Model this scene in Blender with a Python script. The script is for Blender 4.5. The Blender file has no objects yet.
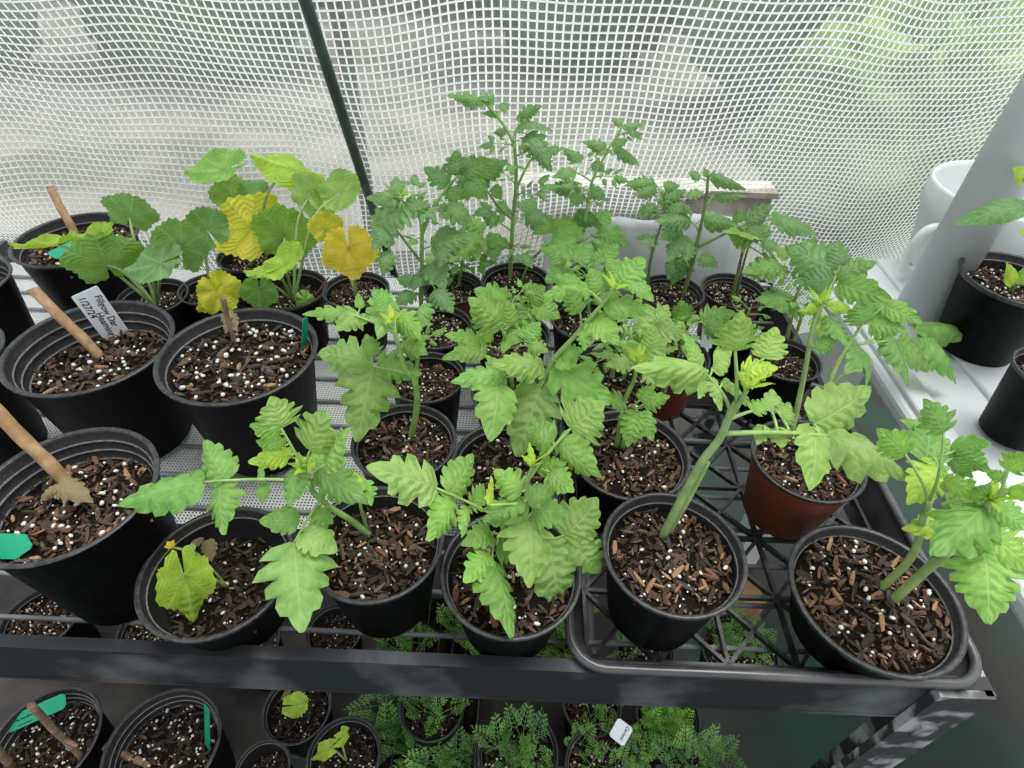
import bpy, math, random
from math import sin, cos, pi, radians
from mathutils import Vector, Matrix, noise
random.seed(7)
S = bpy.context.scene
COL = S.collection

# ------------------------------------------------------------------ camera
H, PITCH, YAW, ROLL, F = 0.65, radians(42.3), radians(0.3), radians(2.2), 590.0
cd = bpy.data.cameras.new('camera'); cam = bpy.data.objects.new('camera', cd); COL.objects.link(cam)
cam.location = (0, 0, H); cam.rotation_euler = (Matrix.Rotation(YAW, 3, 'Z') @ Matrix.Rotation(pi/2-PITCH, 3, 'X') @ Matrix.Rotation(ROLL, 3, 'Z')).to_euler()
cd.sensor_width = 36; cd.lens = 36*F/1024; cd.clip_start = .01; cd.clip_end = 200
S.camera = cam
# ------------------------------------------------------------------ sky, sun, exposure
wd = bpy.data.worlds.new('sky'); S.world = wd; wd.use_nodes = True
bg = wd.node_tree.nodes['Background']
bg.inputs[0].default_value = (0.93, 0.97, 1.0, 1); bg.inputs[1].default_value = 1.18
sl = bpy.data.lights.new('sun', 'SUN'); sl.energy = 4.4; sl.angle = radians(36); sl.color = (1, .98, .94)
so = bpy.data.objects.new('sun', sl); COL.objects.link(so); so.rotation_euler = (radians(-10), radians(13), 0)
vs = S.view_settings
vs.view_transform = 'Standard'; vs.look = 'None'; vs.gamma = 1; vs.use_curve_mapping = False; vs.exposure = 0.0
S.cycles.max_bounces = 8; S.cycles.transparent_max_bounces = 12

# ------------------------------------------------------------------ helpers: points
CO = Vector((0, 0, H))
def _rz(v): return Vector((v.x*cos(YAW)-v.y*sin(YAW), v.x*sin(YAW)+v.y*cos(YAW), v.z))
FWD = _rz(Vector((0, cos(PITCH), -sin(PITCH)))); UPV = _rz(Vector((0, sin(PITCH), cos(PITCH)))); RGT = _rz(Vector((1, 0, 0)))
RGT, UPV = RGT*cos(ROLL)+UPV*sin(ROLL), UPV*cos(ROLL)-RGT*sin(ROLL)
UP = Vector((0, 0, 1))
def ray(px, py): return FWD + RGT*((px-512)/F) + UPV*((384-py)/F)
def at_z(px, py, z):
    d = ray(px, py); return CO + d*((z-H)/d.z)
def at_y(px, py, y):
    d = ray(px, py); return CO + d*(y/d.y)
def at_plane(px, py, p, n):
    d = ray(px, py); k = d.dot(n)
    return CO + d*((p-CO).dot(n)/k)
def depth(p): return (p-CO).dot(FWD)
def clamp(a, lo, hi): return max(lo, min(hi, a))
def proj(p):
    v = p-CO; t = v.dot(FWD); return (512+F*v.dot(RGT)/t, 384-F*v.dot(UPV)/t)

# ------------------------------------------------------------------ helpers: meshes
class MB:
    def __init__(s): s.v = []; s.f = []; s.m = []; s.uv = {}
    def add(s, vs_, fs, mi=0, uvs=None):
        o = len(s.v); s.v += [tuple(p) for p in vs_]
        for f in fs: s.f.append([i+o for i in f]); s.m.append(mi)
        if uvs:
            for i, u in enumerate(uvs): s.uv[o+i] = u
    def box(s, c, h, mi=0, R=None):
        vs_ = []
        for z in (-1, 1):
            for x, y in ((-1, -1), (1, -1), (1, 1), (-1, 1)):
                p = Vector((x*h[0], y*h[1], z*h[2]))
                if R is not None: p = R @ p
                vs_.append(p+Vector(c))
        s.add(vs_, [(3, 2, 1, 0), (4, 5, 6, 7), (0, 1, 5, 4), (1, 2, 6, 5), (2, 3, 7, 6), (3, 0, 4, 7)], mi)
    def tube(s, pts, rad, seg=8, mi=0, cap=True):
        pts = [Vector(p) for p in pts]; n = len(pts)
        if not isinstance(rad, (list, tuple)): rad = [rad]*n
        t0 = (pts[1]-pts[0]).normalized(); a = t0.orthogonal().normalized()
        vs_, fs, uvs = [], [], []
        for i, p in enumerate(pts):
            t = (pts[min(i+1, n-1)]-pts[max(i-1, 0)]).normalized()
            a = (a - t*a.dot(t)).normalized(); b = t.cross(a)
            for k in range(seg):
                w = 2*pi*k/seg
                vs_.append(p + (a*cos(w)+b*sin(w))*rad[i]); uvs.append((k/seg, i/n))
        for i in range(n-1):
            for k in range(seg):
                k2 = (k+1) % seg
                fs.append((i*seg+k, i*seg+k2, (i+1)*seg+k2, (i+1)*seg+k))
        if cap:
            fs.append(tuple(range(seg-1, -1, -1))); fs.append(tuple((n-1)*seg+k for k in range(seg)))
        s.add(vs_, fs, mi, uvs)
    def lathe(s, prof, seg=40, mi=0, mis=None):
        vs_, fs = [], []
        for r, z in prof:
            for k in range(seg):
                w = 2*pi*k/seg; vs_.append((r*cos(w), r*sin(w), z))
        o = len(s.v); s.v += vs_
        for i in range(len(prof)-1):
            for k in range(seg):
                k2 = (k+1) % seg
                s.f.append([o+i*seg+k, o+i*seg+k2, o+(i+1)*seg+k2, o+(i+1)*seg+k]); s.m.append(mis[i] if mis else mi)
    def mesh(s, name, mats=(), smooth=True):
        me = bpy.data.meshes.new(name); me.from_pydata(s.v, [], s.f)
        for m in mats: me.materials.append(m)
        if len(mats) > 1: me.polygons.foreach_set('material_index', s.m)
        if smooth: me.polygons.foreach_set('use_smooth', [True]*len(s.f))
        if s.uv:
            ul = me.uv_layers.new(name='UVMap'); idx = [0]*len(me.loops); me.loops.foreach_get('vertex_index', idx)
            flat = []
            for i in idx: flat += list(s.uv.get(i, (0, 0)))
            ul.data.foreach_set('uv', flat)
        me.update(); return me
def link(name, data, parent=None, loc=None, mtx=None, color=None):
    o = bpy.data.objects.new(name, data); COL.objects.link(o)
    if parent is not None: o.parent = parent
    if loc is not None: o.location = loc
    if mtx is not None: o.matrix_basis = mtx
    if color is not None: o.color = (*color, 1)
    return o
def tag(o, label=None, cat=None, group=None, kind=None):
    for k, v in (('label', label), ('category', cat), ('group', group), ('kind', kind)):
        if v: o[k] = v
    return o
def thing(name, loc, label, cat, group=None): return tag(link(name, None, loc=loc), label, cat, group)
def smooth_pts(pts, n=5):
    pts = [Vector(p) for p in pts]
    if len(pts) < 3: return [pts[0].lerp(pts[-1], i/n) for i in range(n+1)]
    out = []
    P = [pts[0]*2-pts[1]] + pts + [pts[-1]*2-pts[-2]]
    for i in range(1, len(P)-2):
        a, b, c, d = P[i-1:i+3]
        for k in range(n):
            t = k/n
            out.append(.5*((2*b)+(c-a)*t+(2*a-5*b+4*c-d)*t*t+(3*b-a-3*c+d)*t**3))
    out.append(pts[-1]); return out

# ------------------------------------------------------------------ materials
def nodes(name):
    m = bpy.data.materials.new(name); m.use_nodes = True; nt = m.node_tree
    return m, nt, nt.nodes['Principled BSDF'], nt.nodes['Material Output']
def N(nt, t, **kw):
    n = nt.nodes.new(t)
    for k, v in kw.items():
        if isinstance(v, (int, float, tuple)) and k.startswith('i_'): n.inputs[k[2:].replace('_', ' ')].default_value = v
        else: setattr(n, k, v)
    return n
def ramp(nt, stops):
    r = nt.nodes.new('ShaderNodeValToRGB'); e = r.color_ramp.elements
    while len(e) < len(stops): e.new(.5)
    for el, (p, c) in zip(e, stops): el.position = p; el.color = (*c, 1)
    return r
def mat(name, col, rough=.5, col2=None, scale=30, bump=0, spec=.5, metal=0, lo=.4, hi=.65, bscale=None, detail=4):
    m, nt, b, out = nodes(name)
    b.inputs['Roughness'].default_value = rough; b.inputs['Metallic'].default_value = metal
    b.inputs['Specular IOR Level'].default_value = spec
    b.inputs['Base Color'].default_value = (*col, 1)
    tc = N(nt, 'ShaderNodeTexCoord')
    if col2:
        n = N(nt, 'ShaderNodeTexNoise', i_Scale=scale, i_Detail=detail); nt.links.new(tc.outputs['Object'], n.inputs['Vector'])
        r = ramp(nt, [(lo, col), (hi, col2)]); nt.links.new(n.outputs[0], r.inputs[0]); nt.links.new(r.outputs[0], b.inputs['Base Color'])
    if bump:
        n2 = N(nt, 'ShaderNodeTexNoise', i_Scale=bscale or scale*2, i_Detail=4.0); nt.links.new(tc.outputs['Object'], n2.inputs['Vector'])
        bp = N(nt, 'ShaderNodeBump', i_Strength=bump, i_Distance=.004); nt.links.new(n2.outputs[0], bp.inputs['Height']); nt.links.new(bp.outputs[0], b.inputs['Normal'])
    return m
def M_(nt, op, a, b=None):
    n = nt.nodes.new('ShaderNodeMath'); n.operation = op
    for i, x in enumerate((a, b)):
        if x is None: continue
        if isinstance(x, (int, float)): n.inputs[i].default_value = x
        else: nt.links.new(x, n.inputs[i])
    return n.outputs[0]
def mixc(nt, f, a, b, mode='MIX'):
    n = nt.nodes.new('ShaderNodeMix'); n.data_type = 'RGBA'; n.blend_type = mode
    for s, x in (('Factor', f),):
        if isinstance(x, (int, float)): n.inputs[0].default_value = x
        else: nt.links.new(x, n.inputs[0])
    for i, x in ((6, a), (7, b)):
        if isinstance(x, tuple): n.inputs[i].default_value = (*x, 1)
        else: nt.links.new(x, n.inputs[i])
    return n.outputs[2]
def leaf_mat(name, kind):
    """Leaf colour from the object's own colour; veins from UV (u across, v along)."""
    m, nt, b, out = nodes(name); L = nt.links.new
    uv = N(nt, 'ShaderNodeUVMap'); sp = N(nt, 'ShaderNodeSeparateXYZ'); L(uv.outputs[0], sp.inputs[0])
    oi = N(nt, 'ShaderNodeObjectInfo'); tc = N(nt, 'ShaderNodeTexCoord')
    u, v = sp.outputs[0], sp.outputs[1]
    a = M_(nt, 'ABSOLUTE', M_(nt, 'MULTIPLY', M_(nt, 'SUBTRACT', u, .5), 2.0))
    nz = N(nt, 'ShaderNodeTexNoise', i_Scale=4.0, i_Detail=2.0); L(tc.outputs['Object'], nz.inputs['Vector'])
    wob = M_(nt, 'MULTIPLY', M_(nt, 'SUBTRACT', nz.outputs[0], .5), .22)
    if kind == 'pinnate':
        ph = M_(nt, 'MULTIPLY', M_(nt, 'SUBTRACT', M_(nt, 'ADD', v, wob), M_(nt, 'MULTIPLY', a, .24)), 7.0)
        fr = M_(nt, 'ABSOLUTE', M_(nt, 'SUBTRACT', M_(nt, 'FRACT', ph), .5))         # 0 on a vein
        lat = M_(nt, 'SUBTRACT', 1.0, M_(nt, 'MINIMUM', M_(nt, 'MULTIPLY', fr, 7.0), 1.0))
        mid = M_(nt, 'SUBTRACT', 1.0, M_(nt, 'MINIMUM', M_(nt, 'MULTIPLY', a, 15.0), 1.0))
        quilt = M_(nt, 'POWER', M_(nt, 'MULTIPLY', fr, 2.0), .5)
    else:
        ph = M_(nt, 'MULTIPLY', u, 7.0)
        fr = M_(nt, 'ABSOLUTE', M_(nt, 'SUBTRACT', M_(nt, 'FRACT', ph), .5))
        wv = M_(nt, 'MULTIPLY', fr, M_(nt, 'ADD', M_(nt, 'MULTIPLY', v, 16.0), 2.0))
        mid = M_(nt, 'SUBTRACT', 1.0, M_(nt, 'MINIMUM', wv, 1.0))
        p2 = M_(nt, 'MULTIPLY', M_(nt, 'SUBTRACT', v, M_(nt, 'MULTIPLY', M_(nt, 'SUBTRACT', .5, fr), -.5)), 6.0)
        f2 = M_(nt, 'ABSOLUTE', M_(nt, 'SUBTRACT', M_(nt, 'FRACT', p2), .5))
        lat = M_(nt, 'SUBTRACT', 1.0, M_(nt, 'MINIMUM', M_(nt, 'MULTIPLY', f2, 7.0), 1.0))
        quilt = M_(nt, 'MULTIPLY', f2, 2.0)
    vein = M_(nt, 'MAXIMUM', mid, M_(nt, 'MULTIPLY', lat, .5))
    n1 = N(nt, 'ShaderNodeTexNoise', i_Scale=3.0, i_Detail=5.0); L(tc.outputs['Object'], n1.inputs['Vector'])
    r1 = ramp(nt, [(.35, (.72, .80, .62)), (.62, (1.12, 1.08, 1.1))]); L(n1.outputs[0], r1.inputs[0])
    base = mixc(nt, 1.0, oi.outputs['Color'], r1.outputs[0], 'MULTIPLY')
    if kind == 'yellow':
        base = mixc(nt, M_(nt, 'MULTIPLY', vein, .3), base, (.30, .48, .06))
    else:
        light = mixc(nt, .5, base, (.52, .66, .36))
        base = mixc(nt, M_(nt, 'MULTIPLY', vein, .55), base, light)
    L(base, b.inputs['Base Color'])
    b.inputs['Roughness'].default_value = .5; b.inputs['Specular IOR Level'].default_value = .35
    h = M_(nt, 'SUBTRACT', M_(nt, 'MULTIPLY', quilt, .8), M_(nt, 'MULTIPLY', mid, .8))
    bp = N(nt, 'ShaderNodeBump', i_Strength=.27 if kind == 'pinnate' else .2, i_Distance=.05); L(h, bp.inputs['Height']); L(bp.outputs[0], b.inputs['Normal'])
    tr = N(nt, 'ShaderNodeBsdfTranslucent'); tcol = mixc(nt, 1.0, base, (1.25, 1.2, .55), 'MULTIPLY'); L(tcol, tr.inputs[0])
    mx = N(nt, 'ShaderNodeMixShader'); mx.inputs[0].default_value = .33
    L(b.outputs[0], mx.inputs[1]); L(tr.outputs[0], mx.inputs[2]); L(mx.outputs[0], out.inputs[0])
    return m
def objcol_mat(name, rough=.55):
    m, nt, b, out = nodes(name); oi = N(nt, 'ShaderNodeObjectInfo'); tc = N(nt, 'ShaderNodeTexCoord')
    n1 = N(nt, 'ShaderNodeTexNoise', i_Scale=60.0, i_Detail=3.0); nt.links.new(tc.outputs['Object'], n1.inputs['Vector'])
    r1 = ramp(nt, [(.35, (.75, .78, .75)), (.65, (1.15, 1.12, 1.1))]); nt.links.new(n1.outputs[0], r1.inputs[0])
    nt.links.new(mixc(nt, 1.0, oi.outputs['Color'], r1.outputs[0], 'MULTIPLY'), b.inputs['Base Color']); b.inputs['Roughness'].default_value = rough
    return m
LEAF = leaf_mat('tomato_leaf', 'pinnate'); SQUASH = leaf_mat('squash_leaf', 'palmate'); YELLOW = leaf_mat('yellowing_leaf', 'yellow')
STEM = objcol_mat('stem_green'); FERN = objcol_mat('feathery_green'); CHIPM = objcol_mat('loose_bark', .8)
BLACK = mat('black_pot_plastic', (.003, .003, .0035), .5, (.007, .0075, .0085), 8, .06, bscale=90, spec=.09)
RIMM = mat('rubbed_black_rim', (.016, .017, .018), .36, (.045, .046, .048), 14, spec=.4)
INNER = mat('pot_inner_wall', (.013, .013, .0135), .6, (.032, .032, .032), 40, spec=.25)
RIDGE = mat('pot_ridge', (.13, .13, .13), .5, (.22, .22, .22), 20)
RED = mat('terracotta_plastic', (.34, .060, .030), .45, (.42, .085, .04), 9)
SOIL = mat('dark_potting_soil', (.008, .006, .0045), .95, (.045, .028, .018), 55, .9, bscale=160, spec=.1)
CH = [mat('bark_dark', (.022, .014, .010), .85, (.05, .03, .02), 40), mat('bark_brown', (.075, .038, .02), .8, (.14, .075, .04), 30),
      mat('bark_tan', (.26, .14, .07), .8, (.36, .22, .12), 30), mat('bark_grey', (.07, .058, .052), .85, (.13, .105, .09), 40)]
PERL = mat('perlite', (.62, .60, .53), .8, (.8, .79, .74), 60)
RACK = mat('scuffed_rack_plastic', (.016, .018, .022), .5, (.15, .16, .175), 11, .1, lo=.5, hi=.85, bscale=40, detail=9, spec=.3)
SCUFF = mat('scuffed_post_plastic', (.03, .031, .033), .4, (.36, .37, .38), 26, .3, lo=.47, hi=.62, bscale=30)
TRAYM = mat('black_tray_plastic', (.014, .014, .015), .32, (.05, .05, .052), 12)
LIPM = mat('glossy_tray_lip', (.035, .036, .038), .25, (.10, .10, .105), 10)
BARM = mat('grey_shelf_bar', (.14, .15, .155), .45, (.26, .27, .28), 15)
NETM = mat('white_netting', (.84, .85, .84), .6)
WHITE = mat('white_plastic', (.54, .57, .59), .35, (.62, .65, .66), 5)
PAIL = mat('bright_white_plastic', (.70, .72, .72), .35, (.78, .79, .79), 5)
PIPEM = mat('grey_white_pipe', (.52, .55, .57), .4, (.58, .61, .63), 4)
TUBEM = mat('dark_green_tube', (.025, .04, .036), .4, (.05, .075, .065), 20)
CANE = mat('tan_cane', (.33, .19, .09), .6, (.48, .31, .17), 60, .3)
TWIG = mat('dry_twig', (.16, .10, .06), .8, (.30, .21, .13), 80, .5)
DRYLEAF = mat('dry_leaf', (.17, .11, .05), .8, (.20, .19, .09), 40)
GREENTAG = mat('green_tag_plastic', (.0, .28, .15), .4)
WHITETAG = mat('white_tag_plastic', (.74, .77, .82), .4)
INK = mat('black_ink', (.012, .012, .02), .6)
WOOD = mat('weathered_board', (.34, .29, .25), .85, (.58, .53, .48), 20, .4)
BLOCKM = mat('brown_wood_block', (.22, .12, .05), .7, (.36, .21, .1), 25)
GREYSHEET = mat('grey_plastic_sheet', (.36, .38, .40), .35, (.48, .5, .52), 6, .2)
FLOORM = mat('algae_stained_floor', (.022, .020, .016), .7, (.008, .042, .028), 4, .3, lo=.42, hi=.6, bscale=20, detail=7)
BOARDM = mat('dusty_lower_shelf', (.03, .028, .027), .8, (.075, .066, .058), 12)
FLOWER = mat('yellow_petal', (.8, .62, .04), .6)
def film_mat():
    m, nt, b, out = nodes('clear_film'); tr = N(nt, 'ShaderNodeBsdfTransparent'); tr.inputs[0].default_value = (.93, .96, .94, 1)
    tl = N(nt, 'ShaderNodeBsdfTranslucent'); tl.inputs[0].default_value = (.74, .78, .76, 1)
    mx = N(nt, 'ShaderNodeMixShader'); tc = N(nt, 'ShaderNodeTexCoord')
    n = N(nt, 'ShaderNodeTexNoise', i_Scale=2.5, i_Detail=3.0); nt.links.new(tc.outputs['Object'], n.inputs['Vector'])
    r = ramp(nt, [(.35, (.07, .07, .07)), (.65, (.15, .15, .15))]); nt.links.new(n.outputs[0], r.inputs[0]); nt.links.new(r.outputs[0], mx.inputs[0])
    gl = N(nt, 'ShaderNodeBsdfGlossy'); gl.inputs['Roughness'].default_value = .35
    m2 = N(nt, 'ShaderNodeMixShader'); m2.inputs[0].default_value = .04
    nt.links.new(tr.outputs[0], mx.inputs[1]); nt.links.new(tl.outputs[0], mx.inputs[2])
    nt.links.new(mx.outputs[0], m2.inputs[1]); nt.links.new(gl.outputs[0], m2.inputs[2]); nt.links.new(m2.outputs[0], out.inputs[0]); return m
FILM = film_mat()
def thread_mat():
    m, nt, b, out = nodes('white_scrim_thread'); b.inputs['Base Color'].default_value = (.88, .90, .89, 1); b.inputs['Roughness'].default_value = .5
    tl = N(nt, 'ShaderNodeBsdfTranslucent'); tl.inputs[0].default_value = (.92, .95, .94, 1)
    mx = N(nt, 'ShaderNodeMixShader'); mx.inputs[0].default_value = .6
    nt.links.new(b.outputs[0], mx.inputs[1]); nt.links.new(tl.outputs[0], mx.inputs[2]); nt.links.new(mx.outputs[0], out.inputs[0]); return m
THREAD = thread_mat()
BUSH = [mat('bush_grey_green', (.085, .135, .08), .9, (.19, .27, .15), 2.2, detail=3), mat('bush_yellow_green', (.14, .21, .07), .9, (.34, .40, .14), 2.2, detail=3), mat('bush_dark', (.07, .09, .07), .9, (.16, .19, .14), 2.2, detail=3)]
GROUND = mat('pale_ground', (.15, .14, .12), .95, (.26, .235, .21), 2, detail=1)
TRUNKM = mat('tree_trunk', (.07, .065, .06), .9)

# ------------------------------------------------------------------ setting
def plane(name, x0, x1, y0, y1, z, m):
    b = MB(); b.add([(x0, y0, z), (x1, y0, z), (x1, y1, z), (x0, y1, z)], [(0, 1, 2, 3)])
    return tag(link(name, b.mesh(name, [m])), kind='structure')
plane('floor', -3, 3, -2.5, 2.6, -.85, FLOORM)
plane('ground_outside', -12, 12, 2.6, 25, -.851, GROUND)
def film(u, v):
    """Point of the sagging film; u runs along the wall, v up it."""
    x = u + .015*sin(3.1*v+1.9*u) + .010*sin(9*v+2.3*u+1) + .003*sin(21*v+9*u)
    z = v + .022*sin(2.6*u+.8*v+.6) + .014*sin(6.3*u+1.7*v) + .006*sin(13*u+5*v) + .003*sin(24*u-6*v)
    r = max(0, x-.22)
    y = 1.135 - .03*x - .43*z + .42*r**1.25*(1 if r else 0) + .022*sin(2.7*x+1.3*z+1.2) + .016*sin(5.3*x-4*z) + .012*sin(8*z+2*x) + .006*sin(15*x+9*z) + .05*math.exp(-((z-.02)/.16)**2)*sin(3*x+.6)
    return Vector((x, y, z))
U0, U1, V0, V1, CELL = -2.0, 1.9, -.85, 1.45, .0123
b = MB(); nu, nv = 300, 170; vs_ = []; fs = []
for j in range(nv+1):
    for i in range(nu+1): vs_.append(film(U0+(U1-U0)*i/nu, V0+(V1-V0)*j/nv))
for j in range(nv):
    for i in range(nu): fs.append((j*(nu+1)+i, j*(nu+1)+i+1, (j+1)*(nu+1)+i+1, (j+1)*(nu+1)+i))
b.add(vs_, fs); wall = tag(link('wall_back', b.mesh('wall_back', [FILM])), kind='structure')
b = MB(); hw = .0014
def strip(pts, off):
    vs_, fs = [], []
    for p in pts:
        p = p - Vector((0, .0022, 0)); vs_ += [p-off, p+Vector((0, -.0011, 0)), p+off]
    for i in range(len(pts)-1):
        fs += [(3*i, 3*i+1, 3*i+4, 3*i+3), (3*i+1, 3*i+2, 3*i+5, 3*i+4)]
    b.add(vs_, fs)
u = U0
while u < U1:
    strip([film(u, -.55+(V1+.45)*k/60) for k in range(61)], Vector((hw, 0, 0))); u += CELL
v = -.55
while v < V1:
    strip([film(U0+(U1-U0)*k/120, v) for k in range(121)], Vector((0, -.0006, hw))); v += CELL
tag(link('scrim_threads', b.mesh('scrim_threads', [THREAD]), wall), kind='stuff')
# tubular frame rib of the tunnel, inside the film
b = MB(); p0 = film(-.33, -.85)-Vector((0, .03, 0))
top = at_y(305, 0, .875); mid_ = at_y(362, 175, 1.0); low = mid_+(mid_-top)*.35
b.tube(smooth_pts([top+(top-mid_)*1.4, top, mid_, low, low+(mid_-top)*2.2]), .0085, 12)
tag(link('trim_1', b.mesh('trim_1', [TUBEM])), kind='structure')

# ------------------------------------------------------------------ outside the film
def blob(name, loc, r, m, label, cat='bush', group='bushes beyond the film'):
    b = MB(); nu, nv = 64, 40; vs_, fs = [], []
    for j in range(nv+1):
        for i in range(nu):
            a, e = 2*pi*i/nu, pi*j/nv-pi/2; d = Vector((cos(e)*cos(a), cos(e)*sin(a), sin(e)))
            k = 1+.35*noise.noise(d*1.7+Vector(loc))+.22*noise.noise(d*5+Vector(loc))+.16*noise.noise(d*13); vs_.append(Vector((d.x*r[0], d.y*r[1], d.z*r[2]))*k)
    for j in range(nv):
        for i in range(nu): fs.append((j*nu+i, j*nu+(i+1) % nu, (j+1)*nu+(i+1) % nu, (j+1)*nu+i))
    b.add(vs_, fs); o = link(name, b.mesh(name, [m]), loc=loc); tag(o, label, cat, group)
for x, y, z, rx, ry, rz, k, lab in (
    (-5.3, 5.2, -.1, 1.1, .8, 1.0, 0, 'grey green bush blurred behind the film, farthest from the pipe'),
    (-2.7, 5.8, .2, 1.1, .8, 1.2, 0, 'wide grey green bush blurred behind the film beyond the squash plants'),
    (.3, 6.2, .7, 1.0, .8, 1.5, 2, 'tall dark bush blurred behind the film above the tallest tomato'),
    (2.1, 4.9, .1, .85, .7, 1.0, 0, 'grey green bush blurred behind the film above the red pots'),
    (2.0, 3.2, -.3, .65, .5, .65, 1, 'yellow green shrub blurred behind the film beside the white pipe'),
    (4.3, 4.8, .3, 1.0, .8, 1.3, 1, 'yellow green bush blurred behind the film past the white bucket'),
    (1.0, 9.0, 1.2, 3.2, 1.2, 2.6, 0, 'broad pale green tree mass farthest behind the film'),
    (-6.0, 9.5, 1.0, 3.0, 1.2, 2.4, 2, 'broad dark tree mass behind the squash side of the film'),
    (7.6, 8.5, 1.0, 2.4, 1.2, 2.4, 1, 'broad yellow green tree mass behind the pipe')):
    blob('bush', (x, y, z), (rx, ry, rz), BUSH[k], lab)
b = MB(); b.tube([(-.72, 2.6, -.85), (-.74, 2.6, .6), (-.76, 2.6, 2.4)], [.035, .033, .03], 10)
tag(link('wooden_post', b.mesh('wooden_post', [TRUNKM])), 'slim dark upright post seen blurred through the film near the squash plants', 'post')
b = MB(); c = at_y(640, 205, 1.22); b.box((0, 0, 0), (.27, .02, .045)); b.box((0, -.005, .047), (.275, .03, .006))
tag(link('weathered_board', b.mesh('weathered_board', [WOOD], False), loc=c), 'weathered pale board lying along the outside of the film base', 'board')

# ------------------------------------------------------------------ plant rack
RZ = .03                                    # the rail stands proud of the bars
XL, XR, YF, YB = -1.1, at_z(988, 690, RZ).x, (at_z(100, 643, RZ).y+at_z(900, 684, RZ).y)/2-.004, 1.04
rack = thing('plant_rack', (0, .65, -.85), 'scuffed black plastic rack with barred shelf carrying the seedling pots', 'shelf')
RO = Vector((0, .65, -.85))
def rpart(name, bm, m, sm=False, parent=rack): return link(name, bm.mesh(name, [m] if not isinstance(m, list) else m, sm), parent)
b = MB(); b.box(Vector(((XL+XR)/2, YF+.004, RZ-.041))-RO, ((XR-XL)/2, .004, .040)); b.box(Vector(((XL+XR)/2, YF+.004, RZ+.0005))-RO, ((XR-XL)/2+.003, .0065, .0025))
b.box(Vector(((XL+XR)/2, YF+.010, RZ-.081))-RO, ((XR-XL)/2, .011, .003)); rpart('front_rail', b, RACK)
b = MB(); b.box(Vector((XR-.002, (YF+YB)/2, RZ-.041))-RO, (.004, (YB-YF)/2, .040)); rpart('end_rail', b, RACK)
b = MB(); b.box(Vector(((XL+XR)/2, YB, -.044))-RO, ((XR-XL)/2, .006, .027)); rpart('back_rail', b, RACK)
for x, y in ((XR-.026, YF+.004), (XR-.026, YB-.03), (XL+.03, YF+.004), (XL+.03, YB-.03)):
    b = MB(); b.box(Vector((x, y-.010, -.409))-RO, (.028, .005, .441)); b.box(Vector((x+.025, y+.014, -.409))-RO, (.005, .026, .441))
    for k in range(6): b.box(Vector((x, y-.0145, -.06-.10*k))-RO, (.009, .003, .014))
    rpart('corner_post', b, SCUFF)
bm_ = MB(); bm_.tube([(XL, 0, 0), (XR-.01, 0, 0)], .0031, 8); barmesh = bm_.mesh('bar', [BARM])
y = YF+.045
while y < YB-.02:
    link('bar', barmesh, rack, Vector((0, y, -.0034))-RO); y += .052
for x in (-.98, -.62, -.26, .1, .4):
    b = MB(); b.tube([Vector((x, YF+.012, -.0125))-RO, Vector((x, YB, -.0125))-RO], .0045, 8); rpart('cross_bar', b, BARM, True)
b = MB(); b.box(Vector(((XL+XR)/2-.12, .68, -.41))-RO, ((XR-XL)/2-.13, .40, .01)); rpart('lower_shelf', b, BOARDM)
# fine white netting laid over the bars
b = MB(); nx0, nx1, ny0, ny1 = XL+.02, .19, .43, YB-.01
x = nx0
while x < nx1: b.box((x, (ny0+ny1)/2, -.0085), (.00085, (ny1-ny0)/2, .0006)); x += .0047
y = ny0
while y < ny1: b.box(((nx0+nx1)/2, y, -.0085), ((nx1-nx0)/2, .00085, .0006)); y += .0047
o = link('netting', b.mesh('netting', [NETM], False)); tag(o, 'fine white plastic netting laid across the shelf bars under the pots', 'netting')
# square lattice tray
TX0, TX1, TY0 = at_z(568, 640, .04).x, XR-.002, YF-.003
TY1 = TY0+.45
tr_ = thing('lattice_tray', ((TX0+TX1)/2, (TY0+TY1)/2, .004), 'square black plastic tray with open star lattice base at the rack corner', 'tray'); TO = Vector(tr_.location)
def rr(x0, x1, y0, y1, r, z, n=6):
    out = []
    for cx, cy, a0 in ((x1-r, y1-r, 0), (x0+r, y1-r, 90), (x0+r, y0+r, 180), (x1-r, y0+r, 270)):
        for k in range(n+1): a = radians(a0+90*k/n); out.append(Vector((cx+r*cos(a), cy+r*sin(a), z)))
    return out
b = MB(); lo_ = rr(TX0+.024, TX1-.024, TY0+.024, TY1-.024, .03, .004); hi_ = rr(TX0+.004, TX1-.004, TY0+.004, TY1-.004, .035, .04); n = len(lo_)
hi2 = rr(TX0+.001, TX1-.001, TY0+.001, TY1-.001, .036, .04); lo2 = rr(TX0+.021, TX1-.021, TY0+.021, TY1-.021, .032, .004)
b.add([p-TO for p in lo_+hi_+hi2+lo2], [(i, (i+1) % n, n+(i+1) % n, n+i) for i in range(n)]+[(2*n+i, 2*n+(i+1) % n, 3*n+(i+1) % n, 3*n+i) for i in range(n)])
link('side_wall', b.mesh('side_wall', [TRAYM]), tr_)
b = MB(); lp = rr(TX0+.002, TX1-.002, TY0+.002, TY1-.002, .036, .0415); lp.append(lp[0]); lp.append(lp[1])
b.tube([p-TO for p in lp], .0055, 10, cap=False); lip = link('lip', b.mesh('lip', [LIPM]), tr_)
b = MB(); b.box((0, 0, 0), (.5, .0021, .0035)); ribm = b.mesh('rib', [TRAYM], False)
def rib(x0, y0, x1, y1):
    d = Vector((x1-x0, y1-y0, 0)); L = d.length
    if L < .02: return
    link('rib', ribm, tr_, mtx=Matrix.Translation(Vector(((x0+x1)/2, (y0+y1)/2, .0065))-TO) @ Matrix.Rotation(math.atan2(d.y, d.x), 4, 'Z') @ Matrix.Diagonal((L, 1, 1, 1)))
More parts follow.
